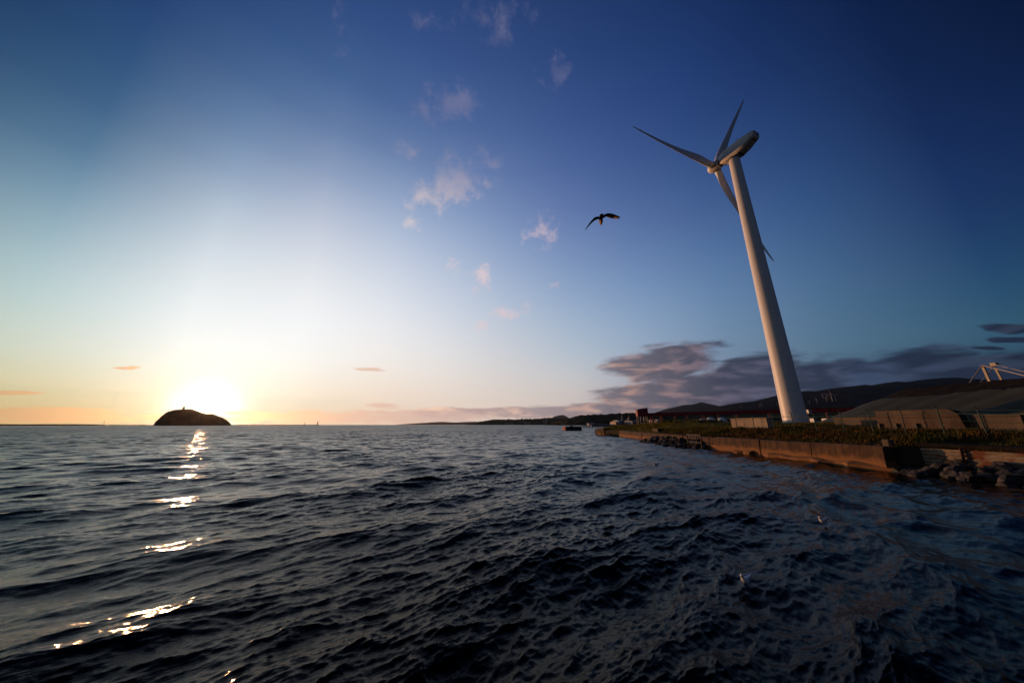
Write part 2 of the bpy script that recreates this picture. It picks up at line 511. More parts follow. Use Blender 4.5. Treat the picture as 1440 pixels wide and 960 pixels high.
def ocean_tile(L, N, klo, khi, seed, amp, wind, scale_len, narrow=6):
    """one square tile of a wind sea: height and sideways pull of the crests"""
    rng = np.random.default_rng(seed)
    kk = 2 * np.pi * np.fft.fftfreq(N, L / N)
    kx, ky = np.meshgrid(kk, kk, indexing='xy')
    km = np.hypot(kx, ky); km[0, 0] = 1e-6
    cosw = (kx * wind[0] + ky * wind[1]) / km
    S = amp * np.exp(-1.0 / (km * scale_len) ** 2) / km ** 4 * np.maximum(km / KC, 1.0) ** 0.55 * (0.06 + 0.94 * np.abs(cosw) ** narrow) * np.exp(-(km * 0.006) ** 2)
    S *= np.where(cosw < 0, 0.35, 1.0)
    S[(km < klo) | (km >= khi)] = 0
    dk = 2 * np.pi / L
    h = np.sqrt(S / 2) * dk * (rng.normal(size=(N, N)) + 1j * rng.normal(size=(N, N)))
    ht = np.fft.ifft2(h).real * N * N
    dx = np.fft.ifft2(1j * kx / km * h).real * N * N
    dy = np.fft.ifft2(1j * ky / km * h).real * N * N
    return np.stack([dx, dy, ht], -1).astype(np.float32)


def sample_tile(T, L, x, y):
    N = T.shape[0]
    u = (x / L * N) % N; v = (y / L * N) % N
    i = u.astype(np.int32); j = v.astype(np.int32)
    fu = (u - i)[:, None].astype(np.float32); fv = (v - j)[:, None].astype(np.float32)
    i %= N; j %= N
    i2 = (i + 1) % N; j2 = (j + 1) % N
    return (T[j, i] * (1 - fu) + T[j, i2] * fu) * (1 - fv) + (T[j2, i] * (1 - fu) + T[j2, i2] * fu) * fv


WIND = np.array([0.62, -0.78])
AMP = 0.0110
SCL = 0.85
LA, LB = 67.0, 11.3
TA = ocean_tile(LA, 1024, 0.0, KC, 31, AMP, WIND, SCL) * 1.32
TB = ocean_tile(LB, 1024, KC, 1e9, 12, AMP, WIND, SCL, 10) * 1.3
SEA_STD = float(np.hypot(TA[..., 2].std(), TB[..., 2].std()))
print('sea height std', SEA_STD)


def sea_shift(x, y, r):
    x = np.asarray(x, float).ravel(); y = np.asarray(y, float).ravel(); r = np.asarray(r, float).ravel()
    a = sample_tile(TA, LA, x, y)
    wb = np.clip(1 - (r * 0.005 - 0.12) / 0.35, 0, 1)[:, None].astype(np.float32)
    b = sample_tile(TB, LB, x, y) * wb
    # cat's-paws: patches where the small ripples stand up or lie down
    paw = 1 + 0.45 * np.sin(x * 0.31 + 1.7 * np.sin(y * 0.17 + 1.0)) * np.sin(y * 0.23 - 0.8 * np.sin(x * 0.13))
    d = a + b * paw[:, None]
    # slow patches of stronger and weaker chop
    g = 1 + 0.18 * np.sin(x * 0.11 + 1.3 * np.sin(y * 0.05)) * np.sin(y * 0.083 + 0.7)
    fade = np.clip(1 - (r - 2500) / 4000, 0.1, 1)
    return d * (g * fade)[:, None]


def sea_height(x, y):
    return float(sea_shift([x], [y], [math.hypot(x, y)])[0, 2])


def build_sea():
    rows = int(math.log(9300 / 1.6) / 0.0052)
    rad = 1.6 * np.exp(0.0052 * np.arange(rows + 1))
    cols = 1250
    th = np.linspace(-math.radians(84), math.radians(84), cols + 1)
    rr, tt = np.meshgrid(rad, th, indexing='ij')
    x = (rr * np.sin(tt)).ravel(); y = (rr * np.cos(tt)).ravel(); r = rr.ravel()
    d = sea_shift(x, y, r)
    co = np.empty((len(x), 3), np.float32)
    co[:, 0] = x + d[:, 0] * 1.05
    co[:, 1] = y + d[:, 1] * 1.05
    co[:, 2] = d[:, 2]
    nr, nc = rows + 1, cols + 1
    idx = np.arange(nr * nc, dtype=np.int32).reshape(nr, nc)
    q = np.stack([idx[:-1, :-1], idx[:-1, 1:], idx[1:, 1:], idx[1:, :-1]], -1).reshape(-1, 4)[:, ::-1]
    me = bpy.data.meshes.new('sea')
    me.vertices.add(len(co)); me.vertices.foreach_set('co', co.ravel())
    me.loops.add(q.size); me.loops.foreach_set('vertex_index', np.ascontiguousarray(q).ravel())
    me.polygons.add(len(q))
    me.polygons.foreach_set('loop_start', np.arange(0, q.size, 4, dtype=np.int32))
    me.polygons.foreach_set('loop_total', np.full(len(q), 4, np.int32))
    me.polygons.foreach_set('use_smooth', np.ones(len(q), bool))
    at_ = me.attributes.new('ripple', 'FLOAT', 'POINT')   # chop finer than the mesh can carry out there
    rip = np.clip((np.log10(np.maximum(r, 1)) - 1.2) / 1.5, 0, 1)
    at_.data.foreach_set('value', rip.astype(np.float32))
    me.update(calc_edges=True)
    m = bpy.data.materials.new('sea_water'); m.use_nodes = True
    k = NT(m.node_tree)
    p = m.node_tree.nodes['Principled BSDF']
    p.inputs['Base Color'].default_value = (0.0012, 0.0022, 0.003, 1)
    p.inputs['IOR'].default_value = 1.14
    a = k.n('ShaderNodeAttribute', attribute_name='ripple')
    k.l(k.lerp(a.outputs['Fac'], 0, 1, 0.10, 0.34), p.inputs['Roughness'])
    geo = k.n('ShaderNodeNewGeometry').outputs['Position']
    rot = k.n('ShaderNodeMapping'); k.l(geo, rot.inputs[0])
    rot.inputs['Rotation'].default_value = (0, 0, math.atan2(0.78, 0.62))
    n1 = k.noise(k.scaled(rot.outputs[0], (1.0, 0.22, 1)), 15.0, 5.0, 0.62)
    b = k.n('ShaderNodeBump'); b.inputs['Strength'].default_value = 0.8; b.inputs['Distance'].default_value = 0.014
    k.l(n1, b.inputs['Height'])
    # chop and gust patches too far off for the mesh to carry
    n2 = k.noise(k.scaled(rot.outputs[0], (1.0, 0.5, 1)), 0.55, 5.0, 0.62)
    gust = k.noise(geo, 0.035, 4.0, 0.6)
    b2 = k.n('ShaderNodeBump'); b2.inputs['Distance'].default_value = 1.1
    k.l(k.math('MULTIPLY', k.step(a.outputs['Fac'], 0.15, 0.75), k.step(gust, 0.3, 0.7, 0.35, 1.0)), b2.inputs['Strength'])
    k.l(n2, b2.inputs['Height']); k.l(b.outputs[0], b2.inputs['Normal'])
    k.l(b2.outputs[0], p.inputs['Normal'])
    # churned foam where the waves slap the foot of the seawall
    sp = k.n('ShaderNodeSeparateXYZ'); k.l(geo, sp.inputs[0])
    band = k.math('MULTIPLY', k.step(sp.outputs[0], 22.6, 24.9), k.math('MULTIPLY', k.step(sp.outputs[1], 27, 33), k.step(sp.outputs[1], 88, 66)))
    fn = k.noise(geo, 1.3, 8.0, 0.68)
    fm = k.step(k.math('ADD', k.math('MULTIPLY', band, 0.34), fn), 0.80, 0.95)
    k.l(k.mix(fm, (0.0008, 0.0015, 0.002, 1), (0.42, 0.42, 0.43, 1)), p.inputs['Base Color'])
    p.inputs['Specular IOR Level'].default_value = 0.5
    o = link('sea', me, m)
    tag(o, kind='structure')
    # the same water outside the arc the fine mesh covers
    mb = MB()
    n = 40
    ang = [R(84) + (2 * math.pi - R(168)) * i / n for i in range(n + 1)]
    vs = [(1.2 * math.sin(t), 1.2 * math.cos(t), -0.25) for t in ang] + [(9300 * math.sin(t), 9300 * math.cos(t), -0.25) for t in ang]
    mb.add(vs, [(i, i + 1, n + 2 + i, n + 1 + i) for i in range(n)])
    mb.build('sea_behind', m)['kind'] = 'structure'


build_sea()


# ------------------------------------------------------------------ near land
def wall_x(y):
    pts = ((-60, 32.0), (10, 29.0), (17, 27.6), (21.5, 27.0), (22.0, 25.3), (39, 25.0), (60, 26.3), (84, 28.2), (92, 25.2), (104, 26.5), (125, 46), (150, 90), (190, 120), (260, 150), (420, 170), (900, 330))
    for (y0, x0), (y1, x1) in zip(pts, pts[1:]):
        if y0 <= y <= y1:
            return x0 + (x1 - x0) * (y - y0) / (y1 - y0)
    return pts[-1][1]


def land_z(x, y):
    d = x - wall_x(y)
    z = 1.42 + 0.75 * min(max(d - 0.5, 0) / 6.5, 1) + 0.75 * min(max(d - 8, 0) / 18, 1)
    if y > 60:
        z += 0.55 * math.exp(-((x - 44) / 12) ** 2 - ((y - 92) / 22) ** 2)
    z += 0.9 * math.exp(-((x - 41) / 7) ** 2 - ((y - 76) / 9) ** 2)
    z += 0.10 * math.sin(x * 0.7 + 0.3 * y) * math.sin(y * 0.53) * min(max(d, 0) / 3, 1)
    return z


def build_land():
    ys = list(np.arange(-60, 110, 1.6)) + list(np.arange(110, 300, 8)) + list(np.arange(300, 901, 60))
    ds = [0.0, 0.5, 1.2, 2, 3, 4, 5, 6, 7, 8.5, 10, 12, 14, 17, 20, 24, 28, 33, 40, 50, 65, 90, 130, 200, 320, 520, 900]
    mb = MB()
    rows = []
    for y in ys:
        y = float(y)
        x0 = wall_x(y)
        row = [(x0 + 0.45, y, -1.5), (x0 + 0.45, y, land_z(x0 + 0.45, y) - 0.02)]
        row += [(x0 + 0.45 + d, y, land_z(x0 + 0.45 + d, y)) for d in ds[1:]]
        rows.append(row)
    n = len(rows[0])
    vs = [p for r_ in rows for p in r_]
    fs = [(i * n + j, i * n + j + 1, (i + 1) * n + j + 1, (i + 1) * n + j) for i in range(len(rows) - 1) for j in range(n - 1)]
    mb.add(vs, fs)
    o = mb.build('ground', M['soil'], None, True)
    tag(o, kind='structure')


build_land()


def build_seawall():
    t = empty('seawall', (25.2, 22, 0), 'long rust stained concrete seawall along the water below the turbine', 'seawall')
    cuts = [22.0, 27.2, 32.6, 39.4, 48.0, 57.0, 66.0, 74.6, 84.0]
    for i in range(len(cuts) - 1):
        y0, y1 = cuts[i] + 0.05, cuts[i + 1] - 0.05
        dz = (0.10, 0.06, 0.08, -0.06, 0.02, 0.0, -0.05, 0.03)[i]
        dx = (0.0, 0.02, -0.02, 0.10, 0.03, 0.08, 0.0, 0.05)[i]
        mb = MB()
        rings = []
        ny = 10
        for j in range(ny + 1):
            y = y0 + (y1 - y0) * j / ny
            x = wall_x(y) + dx
            zt = 1.46 + dz + 0.012 * math.sin(y * 3.1)
            rings.append([(x - 0.12, y, 0.45), (x - 0.06, y, 0.9), (x, y, zt - 0.04), (x + 0.04, y, zt), (x + 0.6, y, zt), (x + 0.6, y, -1.2), (x - 0.12, y, -1.2)])
        mb.loft(rings)
        auto_smooth(mb.build('wall_segment', M['concrete'], t), 40)
    for y0, y1 in ((21.8, 26.0), (26.1, 32.0), (33.4, 36.0), (63.0, 67.0)):
        mb = MB()
        rings = []
        for j in range(7):
            y = y0 + (y1 - y0) * j / 6
            x = wall_x(y)
            w = 0.55 + 0.18 * math.sin(y * 2.7) + 0.1 * math.sin(y * 6.1)
            zt = 0.34 + 0.08 * math.sin(y * 1.9)
            rings.append([(x - w, y, -1.2), (x - w * 0.95, y, zt - 0.12), (x - w * 0.5, y, zt), (x - 0.02, y, zt + 0.05), (x - 0.02, y, -1.2)])
        mb.loft(rings)
        mb.build('footing', M['concrete'], t)


build_seawall()


def build_sheet_wall():
    t = empty('sheet_wall', (27.5, 17, 0), 'peeling rusty corrugated sheet wall behind boulders beyond the seawall end', 'wall')
    mb = MB()
    y, rings = 21.3, []
    prof = []
    z = 0.2
    i = 0
    while z < 1.62:
        prof.append((0.05 if i % 2 else 0.0, z)); z += 0.11; i += 1
    ys = np.linspace(21.3, 5.0, 34)
    for y in ys:
        x = wall_x(float(y)) - 0.1
        rings.append([(x - p, float(y), zz) for p, zz in prof] + [(x + 0.12, float(y), prof[-1][1]), (x + 0.12, float(y), 0.2)])
    mb.loft(rings)
    mb.build('corrugated_sheet', M['sheet'], t)
    for y in (19.55, 17.3, 14.6, 11.5):
        p = MB()
        x = wall_x(y) - 0.22
        p.beam((x - 0.10, y, 0.1), (x, y - 0.1, 1.66), 0.16, 0.12)
        p.build('stay_post', mat_rust, t)
    cap = MB()
    for a, b in zip(ys, ys[1:]):
        a, b = float(a), float(b)
        xa, xb = wall_x(a), wall_x(b)
        cap.hexa([(xa - 0.28, a, 1.63), (xb - 0.28, b, 1.63), (xb + 0.8, b, 1.63), (xa + 0.8, a, 1.63), (xa - 0.28, a, 1.82), (xb - 0.28, b, 1.82), (xb + 0.8, b, 1.86), (xa + 0.8, a, 1.86)])
    cap.build('cap_beam', M['coal'], t)  # near-black colour stands in for shade on the cap's face


mat_rust = mat('rusty_iron', (0.10, 0.030, 0.012), 0.8, (0.06, 0.025, 0.014), 4.0)
build_sheet_wall()


# ------------------------------------------------------------------ rocks
ROCKS = []
for s in range(7):
    bm = bmesh.new()
    bmesh.ops.create_icosphere(bm, subdivisions=2, radius=0.5)
    rg = random.Random(50 + s)
    planes = [(Vector((rg.gauss(0, 1), rg.gauss(0, 1), rg.gauss(0, 1))).normalized(), rg.uniform(0.22, 0.40)) for _ in range(11)]
    for v in bm.verts:
        for nrm, d in planes:                     # knock flat facets off the boulder
            e = v.co.dot(nrm) - d
            if e > 0:
                v.co -= nrm * e
        v.co *= 1 + 0.05 * math.sin(v.co.x * 13 + s) * math.sin(v.co.y * 11) + 0.03 * math.sin(v.co.z * 23)
        v.co.x *= 1.15; v.co.z *= 0.82
    me = bpy.data.meshes.new('boulder')
    bm.to_mesh(me); bm.free()
    me.materials.append(M['rock'])
    ROCKS.append(me)


def rock_pile(n, ylo, yhi, height, width, smin, smax, label, group, seed, xoff=0.0):
    rg = random.Random(seed)
    placed = []
    for i in range(n):
        y = rg.uniform(ylo, yhi)
        taper = min(1, (y - ylo) / 2.5 + 0.25, (yhi - y) / 2.5 + 0.25)
        u = rg.random()
        s = rg.uniform(smin, smax)
        x = wall_x(y) + xoff - 0.15 - u * width * taper
        z = (1 - u) * height * taper * rg.uniform(0.55, 1.0) - 0.05
        o = bpy.data.objects.new('boulder', ROCKS[rg.randrange(len(ROCKS))])
        COL.objects.link(o)
        o.location = (x, y, z)
        o.rotation_euler = (rg.uniform(-0.5, 0.5), rg.uniform(-0.5, 0.5), rg.uniform(0, 6.28))
        o.scale = (s, s * rg.uniform(0.8, 1.1), s * rg.uniform(0.8, 1.05))
        tag(o, label, 'boulder', group)


rock_pile(110, 40.8, 59.5, 1.15, 3.0, 0.55, 1.15, 'dark boulder heaped against the middle of the stained seawall', 'boulders heaped against the seawall', 3)
rock_pile(150, 8.5, 21.8, 1.0, 3.4, 0.35, 1.05, 'dark boulder heaped below the peeling rusty sheet wall', 'boulders below the sheet wall', 4, 0.2)
rock_pile(24, 84.5, 90.2, 0.75, 1.3, 0.5, 1.0, 'dark boulder on the far point between seawall and lit end block', 'boulders on the far point', 5, 0.9)
rock_pile(6, 60.5, 63.0, 0.25, 1.4, 0.6, 1.0, 'small dark boulder awash beside the boulder heap', 'boulders awash beside the heap', 6)


# ------------------------------------------------------------------ concrete blocks, slabs and walls on land
def block(name, corners, z0, z1, m, label, cat, bev=0.04):
    """upright prism over a plan of corners, edges worn round"""
    bm = bmesh.new()
    lo = [bm.verts.new((x, y, z0)) for x, y in corners]
    hi = [bm.verts.new((x, y, z1 if not isinstance(z1, (list, tuple)) else z1[i])) for i, (x, y) in enumerate(corners)]
    n = len(corners)
    bm.faces.new(lo[::-1]); bm.faces.new(hi)
    for i in range(n):
        bm.faces.new((lo[i], lo[(i + 1) % n], hi[(i + 1) % n], hi[i]))
    bmesh.ops.recalc_face_normals(bm, faces=bm.faces)
    bmesh.ops.bevel(bm, geom=list(bm.edges), offset=bev, segments=2, affect='EDGES', clamp_overlap=True)
    me = bpy.data.meshes.new(name)
    bm.to_mesh(me); bm.free()
    o = link(name, me, m)
    return tag(o, label, cat)


a, b = at(840.5, 610, 92), at(849.5, 610, 91)
a, b = at(840.5, 610, 94.5), at(849.5, 610, 90.4)
block('end_block', [(a.x, 94.5), (b.x, 90.4), (b.x + 5.5, 92.2), (a.x + 5.5, 97)], -0.6, 1.95, M['concrete'], 'square concrete block at the tip of the far point, one face lit orange', 'concrete block', 0.08)
a, b = at(919, 609, 62), at(925.5, 609, 61)
a, b, c_ = at(919, 609, 64.5), at(925.5, 609, 60.5), at(934.5, 609, 61.6)
block('mooring_block', [(a.x, 64.5), (b.x, 60.5), (c_.x, 61.6), (c_.x - 0.6, 65.6)], 1.2, 2.25, M['concrete'], 'dark concrete block on the seawall edge behind the boulder heap', 'concrete block')
a, b = at(934.5, 603, 72), at(943, 602.5, 67)
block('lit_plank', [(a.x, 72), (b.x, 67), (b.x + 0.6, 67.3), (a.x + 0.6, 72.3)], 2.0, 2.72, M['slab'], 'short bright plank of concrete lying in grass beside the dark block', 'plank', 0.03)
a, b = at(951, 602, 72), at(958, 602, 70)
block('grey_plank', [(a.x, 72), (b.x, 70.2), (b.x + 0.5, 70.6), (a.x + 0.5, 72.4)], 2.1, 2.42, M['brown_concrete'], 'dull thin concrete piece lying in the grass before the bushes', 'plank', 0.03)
# upright slab in front of the turbine
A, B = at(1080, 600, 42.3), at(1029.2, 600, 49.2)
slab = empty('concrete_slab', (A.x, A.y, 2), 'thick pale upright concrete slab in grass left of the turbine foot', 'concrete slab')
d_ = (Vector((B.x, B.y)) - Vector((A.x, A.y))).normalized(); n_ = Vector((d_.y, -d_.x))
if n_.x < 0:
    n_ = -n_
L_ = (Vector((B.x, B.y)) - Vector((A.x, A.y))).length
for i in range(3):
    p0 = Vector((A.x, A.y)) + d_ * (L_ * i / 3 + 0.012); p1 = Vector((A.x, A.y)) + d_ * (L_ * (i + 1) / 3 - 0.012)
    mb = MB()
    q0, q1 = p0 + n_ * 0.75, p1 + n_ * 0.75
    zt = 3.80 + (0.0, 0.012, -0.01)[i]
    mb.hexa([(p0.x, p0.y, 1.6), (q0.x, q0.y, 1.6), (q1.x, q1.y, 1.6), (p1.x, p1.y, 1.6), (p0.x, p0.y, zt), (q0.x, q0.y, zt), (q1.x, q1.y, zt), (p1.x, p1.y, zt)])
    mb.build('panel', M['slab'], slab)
mb = MB()
p0 = Vector((A.x, A.y)) - n_ * 0.06 - d_ * 0.06; p1 = Vector((A.x, A.y)) + d_ * (L_ + 0.06) - n_ * 0.06
q0, q1 = p0 + n_ * 0.87, p1 + n_ * 0.87
mb.hexa([(p0.x, p0.y, 3.815), (q0.x, q0.y, 3.815), (q1.x, q1.y, 3.815), (p1.x, p1.y, 3.815), (p0.x, p0.y, 3.9), (q0.x, q0.y, 3.9), (q1.x, q1.y, 3.9), (p1.x, p1.y, 3.9)])
mb.build('coping', M['slab'], slab)

# brown wall with a rounded end, pale walls behind
w = empty('brown_wall', (36, 31, 2), 'brown concrete wall with one rounded end in front of the covered heap', 'wall')
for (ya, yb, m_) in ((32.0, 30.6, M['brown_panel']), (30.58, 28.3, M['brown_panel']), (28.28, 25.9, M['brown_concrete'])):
    mb = MB()
    x = 37.0
    if yb > 26:
        mb.box(x, yb, 1.8, x + 0.6, ya, 4.3)
    else:
        ring = []
        for k_ in range(9):
            t_ = math.pi / 2 * k_ / 8
            ring.append((26.9 - 0.9 * math.sin(t_), 3.4 + 0.9 * math.cos(t_)))
        out = [(ya, 1.8), (ya, 4.3)] + ring + [(ring[-1][0] - 0.15, 1.8)]
        mb.loft([[(x, y, z) for y, z in out], [(x + 0.6, y, z) for y, z in out]])
    mb.build('wall_panel', m_, w)
for y in (31.9, 30.5, 29.0):
    MB().box(36.78, y - 0.16, 1.8, 36.995, y + 0.0, 3.1).build('foot_post', M['black_steel'], w)
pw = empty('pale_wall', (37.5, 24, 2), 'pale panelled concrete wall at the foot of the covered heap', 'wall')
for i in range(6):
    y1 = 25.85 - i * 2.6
    MB().box(37.5, y1 - 2.57, 1.8, 37.9, y1, 3.78 + 0.02 * (i % 2)).build('wall_panel', M['dimmed_slab'], pw)
    MB().box(37.36, y1 - 2.72, 1.8, 37.56, y1 - 2.48, 3.72).build('pilaster', M['dimmed_slab'], pw)
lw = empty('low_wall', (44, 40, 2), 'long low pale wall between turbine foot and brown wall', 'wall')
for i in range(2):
    MB().box(44.0, 36.4 + 3.4 * i, 2.2, 44.4, 39.76 + 3.4 * i, 3.82).build('wall_panel', M['dimmed_slab'], lw)
MB().box(43.9, 36.3, 3.823, 44.5, 43.2, 3.9).build('coping', M['dimmed_slab'], lw)
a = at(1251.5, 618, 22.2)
block('kerb_stub', [(a.x - 0.2, 22.6), (a.x - 0.14, 22.2), (a.x + 0.18, 22.1), (a.x + 0.16, 22.6)], 1.3, 2.0, M['dimmed_slab'], 'small square concrete stub on the near corner of the seawall', 'bollard')

# pipe frame against the seawall
fr = empty('pipe_frame', (25.0, 47, 0), 'rusty steel pipe frame leaning on the seawall beside the boulders', 'pipe frame')
P0, P1, P2 = at(966.5, 615.5, 44.5), at(979, 615.5, 42.0), at(985.5, 616, 40.6)
for q, foot in ((P0, (968.5, 630)), (P1, (982, 631)), (P2, (988, 630))):
    g = at(foot[0], foot[1], q.y)
    MB().bar((q.x, q.y, -0.4), (q.x, q.y, 1.72), 0.085, 8).build('upright', M['galv'], fr)
MB().bar((P0.x, P0.y, 1.66), (P2.x, P2.y, 1.66), 0.07, 8).build('top_rail', M['galv'], fr)
MB().bar((P0.x, P0.y, 0.75), (P2.x, P2.y, 0.75), 0.05, 8).build('cross_rail', M['galv'], fr)

# ------------------------------------------------------------------ fence
fence = empty('fence', (32, 36, 2), 'green wire fence on leaning posts running through the grass', 'fence')
FY = [62.5, 58.4, 54.7, 51.6, 48.6, 45.2, 42.0, 38.8, 36.0, 33.4, 30.7, 28.2, 25.9, 23.6, 21.5, 19.4, 17.3, 15.0, 12.5]
tops = []
rgf = random.Random(3)
for y in FY:
    x = 32.0
    z0 = land_z(x, y)
    lx, ly = rgf.uniform(-0.05, 0.05), rgf.uniform(-0.09, 0.05)
    h = 2.05
    top = Vector((x + lx, y + ly, z0 + h))
    mb = MB()
    mb.bar((x, y, z0 - 0.3), top, 0.042, 8)
    crank = top + Vector((-0.16, 0.02, 0.22))
    mb.bar(top - Vector((0, 0, 0.02)), crank, 0.034, 8)
    mb.build('post', M['post'], fence)
    tops.append((Vector((x, y, z0)), top))
for fr_, r_, nm in ((0.83, 0.024, 'rail'), (0.60, 0.009, 'wire'), (0.36, 0.009, 'wire'), (0.97, 0.008, 'wire')):
    mb = MB()
    for (g0, t0), (g1, t1) in zip(tops, tops[1:]):
        a_, b_ = g0.lerp(t0, fr_) + Vector((-0.05, 0, 0)), g1.lerp(t1, fr_) + Vector((-0.05, 0, 0))
        m_ = (a_ + b_) / 2 - Vector((0, 0, 0.03 if r_ < 0.02 else 0.0))
        mb.bar(a_, m_, r_, 6); mb.bar(m_, b_, r_, 6)
    mb.build(nm, M['wire'], fence)


# ------------------------------------------------------------------ vegetation near by
def build_grass(N, ylo, yhi, py, dmax, pd, seed, m, label):
    rng = np.random.default_rng(seed)
    y = ylo + (yhi - ylo) * rng.random(N) ** py
    d = 0.7 + dmax * rng.random(N) ** pd
    wx = np.interp(y, [-60, 10, 17, 21.5, 22, 39, 60, 84, 92, 104, 125], [32, 29, 27.6, 27, 25.3, 25, 26.3, 28.2, 25.2, 26.5, 46])
    x = wx + d
    clump = 0.5 + 0.5 * np.sin(x * 1.3 + np.sin(y * 0.9) * 2) * np.sin(y * 1.1 + np.sin(x * 0.7))
    keep = rng.random(N) < 0.35 + 0.65 * clump
    x, y, d, clump = x[keep], y[keep], d[keep], clump[keep]
    n = len(x)
    z = np.array([land_z(float(a_), float(b_)) for a_, b_ in zip(x, y)])
    hgt = (0.16 + 0.34 * clump * rng.random(n) + 0.16 * rng.random(n)) * np.clip(d / 3.0, 0.35, 1.15)
    dist = np.hypot(x, y)
    wid = 0.010 + 0.0005 * dist
    az_ = rng.random(n) * 6.283
    lean = rng.normal(0, 0.22, (n, 2)) + np.array([0.10, -0.10])
    c, s = np.cos(az_), np.sin(az_)
    v = np.empty((n, 5, 3), np.float32)
    for i, (f, wf) in enumerate(((0, -1), (0, 1), (0.55, 0.8), (0.55, -0.8), (1.0, 0))):
        bend = f ** 1.6
        v[:, i, 0] = x + c * wid * wf + lean[:, 0] * hgt * bend
        v[:, i, 1] = y + s * wid * wf + lean[:, 1] * hgt * bend
        v[:, i, 2] = z - 0.03 + hgt * f
    base = np.arange(n)[:, None] * 5
    quads = (base + np.array([0, 1, 2, 3])).astype(np.int32)
    tris = (base + np.array([3, 2, 4])).astype(np.int32)
    me = bpy.data.meshes.new('grass')
    me.vertices.add(n * 5); me.vertices.foreach_set('co', v.ravel())
    li = np.concatenate([quads.ravel(), tris.ravel()])
    me.loops.add(len(li)); me.loops.foreach_set('vertex_index', li)
    me.polygons.add(2 * n)
    ls = np.concatenate([np.arange(n) * 4, 4 * n + np.arange(n) * 3]).astype(np.int32)
    lt = np.concatenate([np.full(n, 4), np.full(n, 3)]).astype(np.int32)
    me.polygons.foreach_set('loop_start', ls); me.polygons.foreach_set('loop_total', lt)
    me.update(calc_edges=True)
    o = link('grass', me, m)
    tag(o, label, 'grass', kind='stuff')


build_grass(130000, 8, 60, 1.35, 26, 1.4, 21, M['grass'], 'rough dark grass behind the near seawall and around the fence')
build_grass(110000, 46, 112, 1.0, 36, 1.0, 22, M['meadow'], 'grass on the rise behind the far seawall, coloured paler for the sunlight')


def bush_mesh(rx, ry, rz, n, seed, leaf=0.16):
    """leaf sized faces through the volume of several overlapping mounds"""
    rng = np.random.default_rng(seed)
    lobes = [(rng.normal(0, 0.45), rng.normal(0, 0.45), rng.uniform(0.0, 0.35), rng.uniform(0.35, 0.62)) for _ in range(9)]
    vs, fs = [], []
    for i in range(n):
        lx, ly, lz, lr = lobes[rng.integers(len(lobes))]
        d = rng.normal(size=3); d /= np.linalg.norm(d)
        rr = lr * (0.55 + 0.5 * rng.random() ** 0.5)
        p = np.array([(lx + d[0] * rr) * rx, (ly + d[1] * rr) * ry, (max(lz + d[2] * rr, -0.05)) * rz])
        a_ = rng.normal(size=3); a_ /= np.linalg.norm(a_)
        b_ = np.cross(a_, rng.normal(size=3)); b_ /= np.linalg.norm(b_)
        s = leaf * rng.uniform(0.6, 1.5)
        k0 = len(vs)
        vs += [p - a_ * s, p + b_ * s * 0.5, p + a_ * s, p - b_ * s * 0.5]
        fs.append((k0, k0 + 1, k0 + 2, k0 + 3))
    me = bpy.data.meshes.new('bush')
    me.from_pydata([tuple(v) for v in vs], [], fs)
    me.update()
    return me


BL = ['broad dark bush on the low rise behind the seawall, tallest of its clump',
      'rounded dark bush joining the tallest bush on its seaward side',
      'low dark bush at the landward end of the clump before the white tents',
      'small low bush at the foot of the red conveyor tower side',
      'dark bush just behind the upright concrete slab',
      'dark low bush between the slab and the turbine foot']
for i, (px, py, Y, rx, ry, rz) in enumerate(((972, 597, 76, 4.0, 3.6, 1.35), (954, 598, 80, 3.6, 3.4, 0.95), (991, 598, 72, 4.2, 3.4, 0.9), (938, 599, 90, 3.2, 3.2, 0.5), (1046, 598, 60, 4.0, 3.4, 1.3), (1092, 600, 54, 2.6, 2.6, 0.6))):
    p = at(px, py, Y)
    o = link('bush', bush_mesh(rx, ry, rz, 2600, 70 + i), M['bush'])
    o.location = (p.x, Y, land_z(p.x, Y) - 0.1)
    tag(o, BL[i], 'bush', 'bushes behind the seawall')


